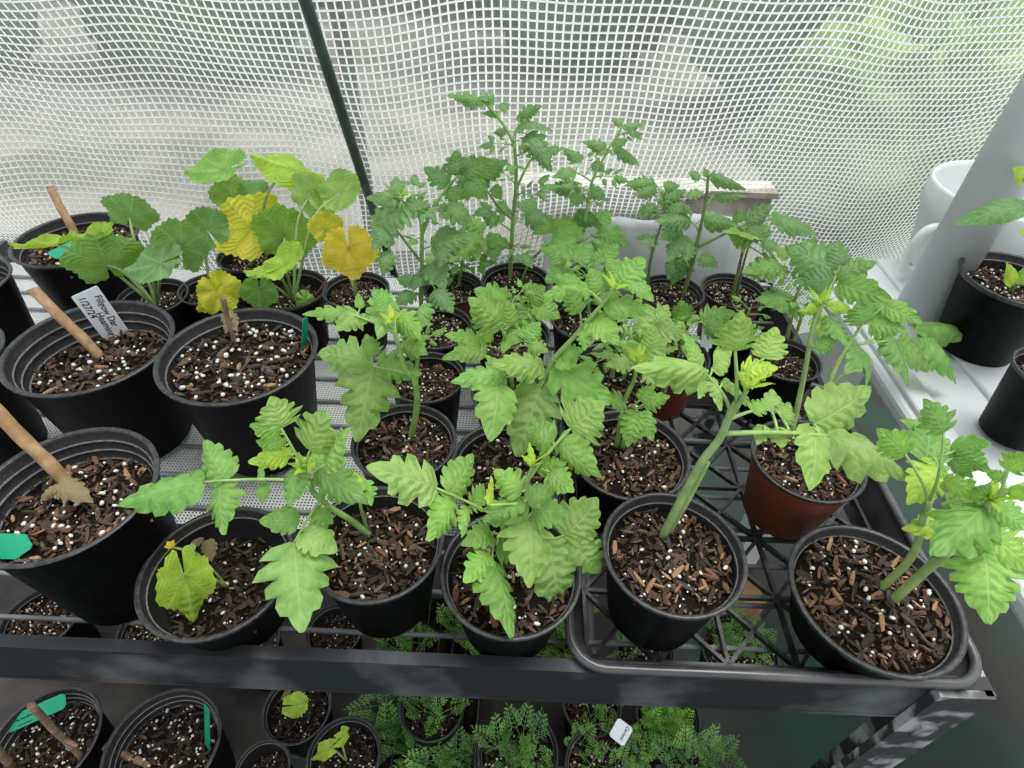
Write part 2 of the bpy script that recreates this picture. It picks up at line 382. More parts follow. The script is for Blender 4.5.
ix0, ix1, iy0, iy1 = TX0+.024, TX1-.024, TY0+.024, TY1-.024; nc = 5
for k in range(nc+1):
    x = ix0+(ix1-ix0)*k/nc; y = iy0+(iy1-iy0)*k/nc
    rib(x, iy0, x, iy1); rib(ix0, y, ix1, y)
for i in range(nc):
    for j in range(nc):
        x0, x1 = ix0+(ix1-ix0)*i/nc, ix0+(ix1-ix0)*(i+1)/nc; y0, y1 = iy0+(iy1-iy0)*j/nc, iy0+(iy1-iy0)*(j+1)/nc
        rib(x0, y0, x1, y1); rib(x0, y1, x1, y0)
# grey sheet behind the pots
b = MB(); pa = [at_y(545, 226, 1.03), at_y(742, 219, 1.03)]; vs_ = []
for j in range(9):
    for i in range(17):
        p = pa[0].lerp(pa[1], i/16); p = Vector((p.x, 1.028-.010*sin(i*.9)-.008*j+.008*noise.noise(Vector((i*.5, j*.6, 3)))+.004*sin(i*2.3+j), p.z*(1-j/8)+.004*j/8+.01)); vs_.append(p)
fs = [(j*17+i, j*17+i+1, (j+1)*17+i+1, (j+1)*17+i) for j in range(8) for i in range(16)]
b.add(vs_, fs); o = link('plastic_sheet', b.mesh('plastic_sheet', [GREYSHEET])); tag(o, 'folded light grey plastic sheet hanging behind the red pots', 'sheet')
so_ = o.modifiers.new('s', 'SOLIDIFY'); so_.thickness = .002

# ------------------------------------------------------------------ white table, pipe, bucket
TZ = .05; EX = (at_z(872, 373, TZ).x+at_z(1000, 540, TZ).x)/2
tb = thing('white_bench', (1.1, .6, -.85), 'white plastic bench with raised edge beside the plant rack', 'bench'); BO = Vector(tb.location)
def bevel(o, w=.006, s=3): m = o.modifiers.new('b', 'BEVEL'); m.width = w; m.segments = s; m.limit_method = 'ANGLE'
b = MB(); b.box(Vector((EX+.5, .60, TZ-.018))-BO, (.50, .48, .018)); o = link('top', b.mesh('top', [WHITE], False), tb); bevel(o, .012)
b = MB(); b.box(Vector((EX+.03, .60, TZ+.003))-BO, (.018, .48, .007)); o = link('raised_edge', b.mesh('raised_edge', [WHITE], False), tb); bevel(o, .006)
b = MB(); b.box(Vector((EX+.56, .60, TZ+.002))-BO, (.42, .475, .006)); o = link('raised_panel', b.mesh('raised_panel', [WHITE], False), tb); bevel(o, .006)
for x in (EX+.1, EX+.9):
    for y in (.2, .95):
        b = MB(); b.box(Vector((x, y, -.41))-BO, (.03, .03, .44)); link('leg', b.mesh('leg', [WHITE], False), tb)
pb = at_z(919, 312, TZ+.008)
b = MB(); b.lathe([(.0, 0), (.0405, 0), (.0405, 1.3), (.036, 1.3), (.036, 1.2), (0, 1.2)], 40); 
tag(link('upright_pipe', b.mesh('upright_pipe', [PIPEM]), loc=pb), 'thick smooth grey white plastic pipe standing upright on the bench', 'pipe')
bz = .22; bc = at_z(1018, 190, bz); R = .135
bk = thing('white_bucket', (bc.x, bc.y, TZ+.009), 'white plastic bucket with loop handle behind the upright pipe', 'bucket'); hb = bz-TZ-.009
b = MB(); b.lathe([(0, .004), (R*.82, 0), (R*.84, .004), (R*.985, hb-.05), (R*1.03, hb-.048), (R*1.03, hb-.005), (R*1.02, hb), (R*.98, hb), (R*.965, hb-.01), (R*.83, .01), (0, .01)], 48)
link('body', b.mesh('body', [PAIL]), bk)
b = MB(); ha = Vector((-R*.95, -R*.3, 0)); 
b.tube(smooth_pts([ha+Vector((.01, 0, hb-.055)), ha+Vector((-.03, -.01, hb-.06)), ha+Vector((-.042, -.012, hb-.10)), ha+Vector((-.032, -.01, hb-.14)), ha+Vector((.012, 0, hb-.145))]), .008, 10)
link('handle', b.mesh('handle', [PAIL]), bk)
b = MB(); b.tube(smooth_pts([Vector((-.03, -R*.93, hb-.06)), Vector((-.03, -R*.96, hb-.10)), Vector((-.018, -R*.95, hb-.118)), Vector((-.006, -R*.96, hb-.10)), Vector((-.006, -R*.94, hb-.06))]), .0035, 8)
link('ear', b.mesh('ear', [PAIL]), bk)

# ------------------------------------------------------------------ pots and soil
def pot_mesh(kind, hr):
    b = MB(); lip_h = .10 if kind != 'big' else .055
    pr = [(.0, .0), (.66, 0), (.70, .012), (.70+.24*(1-lip_h/hr)*1.0, hr-lip_h), (.965, hr-lip_h+.004), (.985, hr-lip_h+.03), (.992, hr-.02), (1.0, hr-.012), (.995, hr), (.965, hr+.004), (.935, hr-.004), (.925, hr-.03)]
    W = 2 if kind == 'red' else 0; mi = [0, 0, W, W, 1, 1, 1, 1, 1, 1, 3]
    z = hr-.03; r = .925; m2 = []
    nr = 3 if kind == 'big' else (1 if kind == 'black' else 2)
    for k in range(nr):
        z -= .11 if kind == 'big' else .10; r -= .022
        pr += [(r, z), (r-.016, z-.008), (r-.012, z-.02)]; m2 += [3, 4, 4]; z -= .02; r -= .012
    pr += [(.66, .02), (0, .02)]; m2 += [3, 3]
    b.lathe(pr, 44, mis=mi+m2)
    return b.mesh(kind+'_pot', [BLACK, RIMM, RED, INNER, RIDGE])
POTS = {}
def soil_mesh(i):
    b = MB(); vs_ = [(0, 0, .02)]; fs = []; nr, ns = 9, 36
    for r in range(1, nr+1):
        for k in range(ns):
            a = 2*pi*k/ns; rr_ = r/nr; p = Vector((rr_*cos(a), rr_*sin(a), 0))
            vs_.append((p.x, p.y, .05*noise.noise(p*4+Vector((i*9, 0, 0)))+.03*noise.noise(p*11)-.03*rr_**4))
    for k in range(ns): fs.append((0, 1+k, 1+(k+1) % ns))
    for r in range(nr-1):
        for k in range(ns): a = 1+r*ns; fs.append((a+k, a+ns+k, a+ns+(k+1) % ns, a+(k+1) % ns))
    b.add(vs_, fs); return b.mesh('soil', [SOIL])
def chip_shape(b, c, l, w, t, R, mi):
    vs_ = []
    for z in (-1, 1):
        for x, y in ((-1, -.5), (-.2, -1), (1, -.45), (.85, .5), (0, 1), (-.9, .6)):
            vs_.append(R @ Vector((x*l*random.uniform(.85, 1.1), y*w*random.uniform(.8, 1.1), z*t*random.uniform(.7, 1.2)))+c)
    b.add(vs_, [(5, 4, 3, 2, 1, 0), (6, 7, 8, 9, 10, 11)]+[(k, (k+1) % 6, 6+(k+1) % 6, 6+k) for k in range(6)], mi)
def rrot(tilt=.5): return Matrix.Rotation(random.uniform(0, 2*pi), 3, 'Z') @ Matrix.Rotation(random.gauss(0, tilt), 3, 'X') @ Matrix.Rotation(random.gauss(0, tilt*.7), 3, 'Y')
def chips_mesh(n=560, wts=(60, 29, 5, 6)):
    b = MB()
    for k in range(n):
        r = .97*math.sqrt(random.random()); a = random.uniform(0, 2*pi); l = random.choice((.025, .03, .04, .05, .06, .08, .10))*random.uniform(.8, 1.3)
        mi = random.choices((0, 1, 2, 3), wts)[0]
        chip_shape(b, Vector((r*cos(a), r*sin(a), random.uniform(0, .05))), l, l*random.uniform(.14, .5), l*.14+.003, rrot(.5), mi)
    return b.mesh('bark_chips', CH, False)
def perl_mesh(n):
    b = MB()
    t = (1+5**.5)/2; iv = [Vector(p).normalized() for p in ((-1, t, 0), (1, t, 0), (-1, -t, 0), (1, -t, 0), (0, -1, t), (0, 1, t), (0, -1, -t), (0, 1, -t), (t, 0, -1), (t, 0, 1), (-t, 0, -1), (-t, 0, 1))]
    ifs = [(0, 11, 5), (0, 5, 1), (0, 1, 7), (0, 7, 10), (0, 10, 11), (1, 5, 9), (5, 11, 4), (11, 10, 2), (10, 7, 6), (7, 1, 8), (3, 9, 4), (3, 4, 2), (3, 2, 6), (3, 6, 8), (3, 8, 9), (4, 9, 5), (2, 4, 11), (6, 2, 10), (8, 6, 7), (9, 8, 1)]
    for k in range(n):
        r = .93*math.sqrt(random.random()); a = random.uniform(0, 2*pi); s = random.choice((.015, .02, .026, .036, .04))*random.uniform(.8, 1.2)
        R_ = rrot(1); sc = (s*random.uniform(.8, 1.4), s*random.uniform(.7, 1), s*.75)
        b.add([R_ @ Vector((p.x*sc[0], p.y*sc[1], p.z*sc[2]))+Vector((r*cos(a), r*sin(a), .055)) for p in iv], ifs)
    return b.mesh('perlite', [PERL])
SOILS = [soil_mesh(i) for i in range(3)]; CHIPS = [chips_mesh() for i in range(4)]; DARK = chips_mesh(480, (92, 5, 1, 2)); PERLS = [perl_mesh(60), perl_mesh(48), perl_mesh(100)]
b = MB(); chip_shape(b, Vector((0, 0, 0)), 1, .36, .14, Matrix.Identity(3), 0); CHIP1 = b.mesh('bark_chip', [CHIPM], False)
SPEC = {'big': (.165, 1.86), 'black': (.112, 1.92), 'red': (.10, 1.75), 'front': (.118, 1.85)}
def real_w(px, py, w, z):
    c = at_z(px, py, z); t = depth(c); return c, w*t/(F*math.sqrt(1+((px-512)/F*cos(PITCH))**2))
def pot(name, px, py, w, kind, label, h=None, z0=.001, soil=.8, perl=0, chips=1, cat='potted plant', group=None, big_chips=0):
    h = h or SPEC[kind][0]; c, D = real_w(px, py, w, z0+h); R_ = D/2
    o = thing(name, (c.x, c.y, z0), label, cat, group)
    hr = round(h/R_, 1); key = (kind, hr)
    if key not in POTS: POTS[key] = pot_mesh({'front': 'black'}.get(kind, kind), hr)
    o.rotation_euler.z = 0
    link('pot', POTS[key], o, mtx=Matrix.Rotation(random.uniform(0, 6), 4, 'Z') @ Matrix.Diagonal((R_, R_, h/hr, 1)))
    sr = R_*(.70+.22*soil)*.985; sz = h*soil
    rot = Matrix.Translation((0, 0, sz)) @ Matrix.Rotation(random.uniform(0, 6), 4, 'Z') @ Matrix.Diagonal((sr, sr, sr, 1))
    s_ = link('soil', random.choice(SOILS), o, mtx=rot)
    if chips: tag(link('bark_chips', DARK if chips == 2 else random.choice(CHIPS), s_), kind='stuff')
    tag(link('perlite', PERLS[perl], s_), kind='stuff')
    for k in range(big_chips):
        r = .85*math.sqrt(random.random()); a = random.uniform(0, 2*pi); l = random.uniform(.004, .0095)/sr
        bc_ = random.choice(((.15, .065, .035), (.27, .15, .075), (.07, .038, .024), (.10, .075, .06), (.20, .08, .04), (.05, .035, .026), (.04, .03, .025)))
        link('bark_chip', CHIP1, s_, mtx=Matrix.Translation((r*cos(a), r*sin(a), .06+.02*random.random())) @ rrot(.3).to_4x4() @ Matrix.Diagonal((l, l*random.uniform(.6, 1.1), l, 1)), color=bc_)
    o_ = o; o_['_sz'] = z0+sz; del o_['_sz']
    return o, z0+sz, R_

# ------------------------------------------------------------------ leaves
def leaflet_mesh(seed, teeth=6, depth_=.26, lobes=0, bend=.12, fold=.12, curl=.1):
    rnd = random.Random(seed); b = MB(); vs_, fs, uvs = [], [], []; n = teeth*3+1
    cuts = [0]+sorted((k+rnd.uniform(-.22, .22))/teeth for k in range(1, teeth))+[1]
    st = [(0, 0, 0)]
    for k in range(teeth):
        for q, (f, ph) in enumerate(((.12, 0), (.5, 1), (.84, 2))): st.append((cuts[k]+(cuts[k+1]-cuts[k])*f, ph, k))
    st.append((1, 0, teeth)); n = len(st)-1
    rl = [[rnd.uniform(.75, 1.25) for _ in range(teeth+1)] for _ in (0, 1)]
    for i, (v, ph, tk) in enumerate(st):
        prof = (v**.62)*((1-v)**1.0)*2.62 if 0 < v < 1 else 0
        for col in (-1, -.55, 0, .55, 1):
            k = 1.0; dd = depth_*(1.15-.85*v)*rl[col > 0][tk]; fwd = 0
            if abs(col) == 1:
                k = 1+dd*(-1.0, .35, .55)[ph]; fwd = (-.012, .0, .05*(1-.5*v))[ph]*rl[col > 0][tk]
                if lobes and tk <= 1: k *= (0.92, 1.12, 1.25)[ph]
            else: k = 1-dd*.25
            x = .5*col*prof*k; y = v+fwd*(1 if 0 < v < 1 else 0) - abs(col)**1.5*.09*(1-v)*(1 if v > 0 else 0)
            z = bend*sin(pi*v**.9) + fold*abs(col)*prof*.5 - curl*(col*prof)**2*1.2 + ((-.010, .006, .008)[ph] if abs(col) == .55 else 0) + rnd.uniform(-.008, .008) + (.02*sin(v*9+seed+col*2) if abs(col) == 1 else 0)
            vs_.append((x, clamp(y, -.03, 1.0), z)); uvs.append((.5+col*.5, v))
    for i in range(n):
        for c in range(4): fs.append((i*5+c, i*5+c+1, (i+1)*5+c+1, (i+1)*5+c))
    b.add(vs_, fs, 0, uvs); return b
LT = [leaflet_mesh(i, (5, 6, 4, 5)[i % 4], (.34, .26, .42, .30)[i % 4], i % 2, random.uniform(.06, .17), random.uniform(-.05, .22), random.uniform(0, .25)).mesh('leaflet', [LEAF]) for i in range(8)]
LS = [leaflet_mesh(20+i, 4, .24, 0, random.uniform(.04, .14), random.uniform(0, .2), .1).mesh('leaflet', [LEAF]) for i in range(4)]
LP = leaflet_mesh(40, 6, .02, 0, .10, .1, .1).mesh('leaf_blade', [LEAF])
def squash_mesh(seed, lob=.10, cup=.15, m=None, name='leaf_blade'):
    rnd = random.Random(seed); b = MB(); na, nr = 49, 5; vs_, fs, uvs = [], [], []
    for r in range(nr+1):
        for i in range(na):
            f = i/(na-1); a = radians(-174+348*f); rr_ = r/nr
            R_ = 1 - lob*(1-cos(a*5.0))*.5 + .035*(1 if i % 2 else -1)*(r == nr) + (.0)
            R_ *= .56 if abs(a) < 0 else .56+.06*cos(a)
            q = rr_*R_
            x, y = q*sin(a), q*cos(a)+.30
            z = cup*rr_**2*.6 - .10*rr_**2*abs(sin(a*2.5)) + .018*cos(a*8)*rr_ + rnd.uniform(-.006, .006) + .05*sin(a+seed)*rr_**2
            vs_.append((x, y-.0, z)); uvs.append((f, rr_))
    for r in range(nr):
        for i in range(na-1): fs.append((r*na+i, r*na+i+1, (r+1)*na+i+1, (r+1)*na+i))
    b.add(vs_, fs, 0, uvs); return b.mesh(name, [m or SQUASH])
SQ = [squash_mesh(1, .10, .18), squash_mesh(2, .14, -.12), squash_mesh(3, .06, .3)]
SQY = [squash_mesh(4, .10, .12, YELLOW), squash_mesh(5, .14, .2, YELLOW)]
GREEN = dict(a=(.235, .45, .095), b=(.195, .40, .095), c=(.18, .35, .13), l=(.40, .58, .07), y=(.74, .72, .08), p=(.29, .48, .13), d=(.08, .22, .05), g=(.80, .62, .09))
def jit(c, k=.12): f = 1+random.uniform(-k, k); return (c[0]*f*(1+random.uniform(-k, k)*.6), c[1]*f, c[2]*f*(1+random.uniform(-k, k)))
def frame(B, T, n, w):
    d = T-B; L = d.length; y = d/L; z = (n-y*n.dot(y)).normalized(); x = y.cross(z)
    m = Matrix.Identity(4)
    for r in range(3): m[r][0] = x[r]*w; m[r][1] = y[r]*L; m[r][2] = z[r]*L; m[r][3] = B[r]
    return m
def nrm(p, cu=.6, cc=.7): return (UP*cu + (CO-p).normalized()*cc).normalized()
def jv(k): return Vector((random.gauss(0, k), random.gauss(0, k), random.gauss(0, k)))
def near(pts, px, py):
    best = None
    for p in pts:
        q = proj(p); d = (q[0]-px)**2+(q[1]-py)**2
        if best is None or d < best[0]: best = (d, p)
    return best[1]
def tip3(A, tx, ty, dy=None):
    if dy is None:
        t = depth(A); q = proj(A); L = math.hypot(tx-q[0], ty-q[1])*t/F
        d = ray(tx, ty); zt = A.z-.22*L
        Q = CO+d*((zt-H)/d.z) if d.z < -.02 else A+Vector((0, .05, 0))
        dy = clamp((Q.y-A.y)*.75, -.10, .045)
    return at_y(tx, ty, A.y+dy)
class Plant:
    def __init__(s, root, soil_z, col='a', seed=0):
        s.root = root; s.o = Vector(root.location); s.sz = soil_z; s.col = col; s.stems = []; s.sb = MB(); s.all = []
        s.sr = .003
    def stem(s, base, pts, dy=0, r=.0032, r2=.0018, basez=None):
        """base pixel on the soil (or a 3D point), then pixels; the depth drifts by dy from base to tip."""
        B = at_z(base[0], base[1], basez if basez is not None else s.sz) if not isinstance(base, Vector) else base
        P = [B - UP*.008 if not isinstance(base, Vector) else B]; n = len(pts)
        for i, p in enumerate(pts): P.append(at_y(p[0], p[1], B.y + dy*(i+1)/n + (p[2] if len(p) > 2 else 0)))
        P = smooth_pts(P, 6); m = len(P)
        s.sb.tube([p-s.o for p in P], [r+(r2-r)*i/(m-1) for i in range(m)], 8); s.all += P; return P
    def done(s, color=(.20, .34, .09)):
        if s.sb.v: link('stem', s.sb.mesh('stem', [STEM]), s.root, color=jit(color, .08))
    def leaf(s, ax, ay, lts, dy=None, col=None, A=None, cc=.7, rad=.0016):
        """compound leaf: lts = [(bx,by,tx,ty,w[,col])...], the first is the terminal leaflet."""
        A = A or near(s.all, ax, ay); t0 = lts[0]; T = tip3(A, t0[2], t0[3], dy)
        d = (T-A); n = nrm(A, .6, cc); n = (n-d.normalized()*n.dot(d.normalized())).normalized()
        if abs(n.dot((CO-A).normalized())) < .3: n = (n+(CO-A).normalized()*.5).normalized()
        E = at_plane(t0[0], t0[1], A, n); b = MB(); side = d.cross(n).normalized()
        sag = n*.06*(E-A).length
        rp = [A, A.lerp(E, .35)+sag, A.lerp(E, .7)+sag*.8, E]; rp = smooth_pts(rp, 3)
        if (E-A).length > .004: b.tube([p-s.o for p in rp], [rad*(1-.4*i/len(rp)) for i in range(len(rp))], 6)
        else: b.tube([A-s.o, E+(E-T)*-.03-s.o], rad*.8, 6)
        kids = []
        for q in lts:
            B_ = at_plane(q[0], q[1], A, n); T_ = at_plane(q[2], q[3], A, n)
            w = q[4]*depth(B_.lerp(T_, .5))/F*1.12
            if q is not t0:
                r0 = min(rp, key=lambda p: (p-B_).length)
                if (r0-B_).length > .002: b.tube([r0-s.o, r0.lerp(B_, .5)+n*.001-s.o, B_-s.o], rad*.55, 5)
            nn = (n+jv(.16)).normalized(); kids.append((B_, T_, nn, w, q[5] if len(q) > 5 else None))
        lo = link('leaf', b.mesh('leaf', [STEM]), s.root, color=jit((.26, .42, .12), .08))
        for i, (B_, T_, nn, w, c_) in enumerate(kids):
            L = (T_-B_).length
            if L < .004: continue
            me = random.choice(LT) if (i == 0 or q[4] > 24) else random.choice(LS+LT[:4])
            link('leaflet', me, lo, mtx=Matrix.Translation(-s.o) @ frame(B_, T_, nn, w), color=jit(GREEN[c_ or col or s.col]))
        return lo
    def auto(s, ax, ay, tx, ty, pairs=2, wide=1.0, dy=None, col=None, A=None, cc=.55):
        """compound leaf with regular leaflets from the stem point to the tip pixel."""
        A = A or near(s.all, ax, ay); T = tip3(A, tx, ty, dy); s.auto3(A, T, pairs, wide, col, cc)
    def auto3(s, A, T, pairs=2, wide=1.0, col=None, cc=.55):
        d = T-A; L = d.length; dn = d/L; n = nrm(A, .7, cc); n = (n-dn*n.dot(dn)).normalized(); side = dn.cross(n); b = MB()
        arch = lambda f: A + d*f + n*.13*L*sin(pi*min(1, f*1.05))
        rp = [arch(f) for f in (0, .15, .3, .45, .58)]
        b.tube([p-s.o for p in rp], [.0014*(1-.15*i) for i in range(5)], 6)
        lo = link('leaf', b.mesh('leaf', [STEM]), s.root, color=jit((.24, .40, .12), .08)); c_ = GREEN[col or s.col]
        kids = [(rp[-1], T, L*.28*wide)]
        for k in range(pairs):
            f = (.30+.26*k/max(1, pairs-1)) if pairs > 1 else .42; l = L*(.26+.10*k/max(1, pairs))*random.uniform(.85, 1.15)
            for sg in (-1, 1):
                B_ = arch(f+random.uniform(-.02, .02)) + side*sg*.006; dd = (dn*.55+side*sg*.85-UP*.12+jv(.10)).normalized()
                kids.append((B_, B_+dd*l, l*.55*wide))
        if pairs > 1:
            for sg in (-1, 1):
                B_ = arch(.2); dd = (dn*.3+side*sg+jv(.15)).normalized(); kids.append((B_, B_+dd*L*.12, L*.07))
        for i, (B_, T_, w) in enumerate(kids):
            link('leaflet', random.choice(LT) if i < 3 else random.choice(LS+LT), lo, mtx=Matrix.Translation(-s.o) @ frame(B_, T_, (n+jv(.2)).normalized(), w), color=jit(c_))
    def shoot(s, P, size=.02, n=5, col='l'):
        b = MB(); b.tube([P-s.o, P+UP*size*.4-s.o], [.0015, .0006], 6)
        lo = link('shoot_tip', b.mesh('shoot_tip', [STEM]), s.root, color=jit((.30, .46, .10)))
        for k in range(n):
            a = 2*pi*k/n+random.random(); d = Vector((cos(a), sin(a), random.uniform(.3, 1.1))).normalized(); l = size*random.uniform(.6, 1.1)
            link('leaflet', random.choice(LS), lo, mtx=Matrix.Translation(-s.o) @ frame(P+UP*size*.2*random.random(), P+d*l+UP*size*.2, (UP+jv(.3)-d*.4).normalized(), l*.42), color=jit(GREEN[col]))
    def bush(s, pts, n, L, spread=1.0, lo=.35, pairs=2, col=None, wide=1.0):
        n = int(n*1.5+.5)
        """n compound leaves spiralling up the upper part of a stem."""
        m = len(pts); a0 = random.uniform(0, 6)
        for k in range(n):
            f = lo+(1-lo)*(k+.5)/n; A = pts[min(m-1, int(f*(m-1)))]; a = a0+k*2.4
            l = L*(1.05-.45*f)*random.uniform(.85, 1.15)
            T = A+Vector((cos(a)*spread, sin(a)*spread*.8, random.uniform(-.25, .35)+.3*(f-.4)))*l
            s.auto3(A, T, pairs, wide, col)
    def blade(s, bx, by, tx, ty, w, dy=0, cu=.6, cc=.7, col='b', yellow=False, me=None, from_=None, r=.0022, lat=0):
        """single large leaf on a petiole from the crown point; dy is measured from the pot's centre."""
        y = s.o.y+dy; B = at_y(bx, by, y); T = at_y(tx, ty, y)
        n0 = nrm(B, cu, cc)+RGT*lat; d = (T-B).normalized(); n = (n0-d*n0.dot(d))
        if n.length < .25: n = n+(UP-d*UP.z)*.6+(CO-B).normalized()*.2
        n.normalize()
        if cu > .9 and cc < .3:                # lies level: turn the far end into depth
            T = B+Vector((T.x-B.x, (T.z-B.z)*1.5, (T.z-B.z)*.5))
        w_ = w*depth(B)/F; m = me or random.choice(SQY if yellow else SQ)
        b = MB(); st = from_ or at_z(*proj(s.o+UP*(s.sz-s.o.z)), s.sz); J = B+(T-B)*.27+n*-.001 if m is not LP else B
        mid = st.lerp(J, .55)+UP*.02*(J-st).length/.1
        b.tube([p-s.o for p in smooth_pts([st, mid, J], 6)], [r*1.15-.3*r*i/12 for i in range(13)], 7)
        lo = link('leaf', b.mesh('leaf', [STEM]), s.root, color=jit((.30, .42, .16), .08))
        link('blade', m, lo, mtx=Matrix.Translation(-s.o) @ frame(B, T, n, w_ if m is LP else w_*.88), color=jit(GREEN[col], .06))
# ------------------------------------------------------------------ pots without tomatoes, along the squash side of the rack
GP = 'black nursery pots on the rack shelf'
A_, az, _ = pot('potted_squash', 76, 238, 130, 'big', 'large black pot at the film with a short tan cane and a fallen green tag', soil=.86)
Bp, bz_, _ = pot('potted_soil', -48, 282, 124, 'big', 'black pot cut by the photo edge near the cane pot at the film', cat='plant pot', soil=.8)
Cp, _, _ = pot('potted_soil', -72, 358, 160, 'big', 'black pot cut by the photo edge next to the pot with the white written tag', cat='plant pot', soil=.8)
Dp, dz, _ = pot('potted_soil', 90, 344, 176, 'big', 'ribbed black pot holding a tan cane and a white handwritten tag', cat='plant pot', soil=.74)
Ep, ez, _ = pot('potted_soil', 238, 352, 164, 'big', 'black pot full of perlite soil with a short dead stalk', cat='plant pot', soil=.87, perl=2)
Fp, fz, _ = pot('potted_soil', 64, 490, 200, 'big', 'largest ribbed black pot with a thick tan cane and one dried leaf', cat='plant pot', soil=.78, perl=0, big_chips=16)
Gp, gz, _ = pot('potted_cucumber', 217, 568, 160, 'front', 'black pot with a stunted yellow cucumber seedling deep in dark soil', soil=.55, h=.088, chips=2, perl=1)
SQa, saz, _ = pot('potted_squash', 152, 296, 74, 'black', 'black pot of the squash with broad flat leaves next to the short tan cane', soil=.8)
SQb, sbz, _ = pot('potted_squash', 208, 288, 62, 'black', 'black pot of the squash with the round yellow lobed leaf above the dead stalk', soil=.8)
SQc, scz, _ = pot('potted_squash', 248, 255, 64, 'black', 'black pot of the squash with the tall lime yellow leaf facing the camera', soil=.8)
SQd, sdz, _ = pot('potted_squash', 290, 288, 76, 'black', 'black pot of the squash with a lime folded leaf and a reddish twig', soil=.75)
SQe, sez, _ = pot('potted_squash', 356, 289, 68, 'black', 'black pot of the squash with crinkled golden yellow leaves', soil=.85)
GT = 'potted tomato seedlings on the rack'
def P(px, py, w, kind, label, **k): return pot('potted_tomato', px, py, w, kind, label, group=GT, **k)
def plant(t, col='a'): return Plant(t[0], t[1], col)

# squash leaves ----------------------------------------------------
s = Plant(SQa, saz); s.blade(128, 226, 133, 193, 52, .05, .2, .8, 'c'); s.blade(112, 277, 92, 230, 74, -.02, .5, .7, 'b', me=SQ[1])
s.blade(174, 258, 128, 276, 46, -.04, .7, .5, 'c'); s.blade(181, 262, 181, 210, 52, -.01, .2, .9, 'c', me=SQ[0]); s.blade(70, 242, 15, 252, 22, .0, .9, .35, 'l'); s.blade(82, 245, 124, 228, 20, -.005, .9, .35, 'l')
s = Plant(SQb, sbz); s.blade(210, 280, 236, 312, 46, -.06, .4, .9, 'y', True, SQY[0]); s.blade(218, 288, 196, 312, 34, -.063, .4, .9, 'y', True, SQY[0]); s.blade(214, 240, 190, 205, 46, .02, .3, .8, 'c', me=SQ[2])
s = Plant(SQc, scz); s.blade(264, 240, 220, 198, 80, -.02, .15, 1, 'y', True, SQY[1]); s.blade(283, 250, 290, 198, 64, -.035, .15, 1, 'a', me=SQ[0])
s.blade(240, 166, 188, 178, 46, .03, .6, .5, 'a'); s.blade(238, 212, 225, 170, 44, .05, .3, .7, 'p'); s.blade(314, 178, 245, 150, 42, .0, .6, .45, 'l'); s.blade(262, 205, 240, 180, 40, .04, .3, .7, 'c')
s = Plant(SQd, sdz); s.blade(276, 272, 312, 246, 34, -.05, .8, .4, 'l'); s.blade(286, 274, 244, 276, 22, -.05, .8, .4, 'l'); s.blade(259, 281, 260, 310, 38, -.06, .5, .8, 'b', me=SQ[0]); s.blade(304, 205, 322, 176, 48, .06, .4, .7, 'p'); s.blade(302, 295, 312, 312, 20, -.03, .5, .8, 'a')
s.blade(330, 198, 366, 180, 40, .04, .5, .7, 'p')
s = Plant(SQe, sez); s.blade(346, 232, 356, 282, 60, -.035, .3, .95, 'g', True, SQY[1]); s.blade(328, 236, 322, 208, 36, .02, .4, .8, 'y', True, SQY[0]); s.blade(336, 204, 306, 190, 34, .05, .5, .7, 'p')
b = MB(); q0 = at_z(309, 305, sdz); b.tube([q0-Vector(SQd.location), at_y(329, 277, q0.y)-Vector(SQd.location)], .0016, 6); link('dead_stem', b.mesh('dead_stem', [STEM]), SQd, color=(.19, .06, .04))
# cucumber in the deep pot
s = Plant(Gp, gz); s.blade(181, 560, 193, 611, 56, -.03, .3, 1, 'l', me=SQ[0], r=.0016)
b = MB()
for k in range(5):
    a = 2*pi*k/5; c = at_z(171, 546, gz+.055)-Vector(Gp.location); d = Vector((cos(a), sin(a), .5))
    b.add([c, c+d*.003+Vector((-sin(a), cos(a), .2))*.003, c+d*.006, c+d*.003-Vector((-sin(a), cos(a), 0))*.003], [(0, 1, 2, 3)])
link('flower', b.mesh('flower', [FLOWER]), Gp)
b = MB(); q0 = at_z(200, 556, gz); 
b.tube([q0-Vector(Gp.location), at_z(186, 550, gz+.045)-Vector(Gp.location), at_z(172, 547, gz+.053)-Vector(Gp.location)], .0014, 6); link('vine', b.mesh('vine', [STEM]), Gp, color=(.4, .45, .2))
s.blade(186, 549, 198, 548, 10, .0, .5, .7, 'p', r=.001)
def dry_leaf(root, px, py, tx, ty, w, z):
    B = at_z(px, py, z); T = at_z(tx, ty, z-.008); O = Vector(root.location); b = leaflet_mesh(77, 5, .2, 0, .2, .3, .3); me = b.mesh('dry_leaf', [DRYLEAF])
    link('dry_leaf', me, root, mtx=Matrix.Translation(-O) @ frame(B, T, nrm(B), w*depth(B)/F))
dry_leaf(Gp, 208, 540, 212, 562, 16, gz+.03); dry_leaf(Gp, 192, 546, 204, 538, 9, gz+.05)
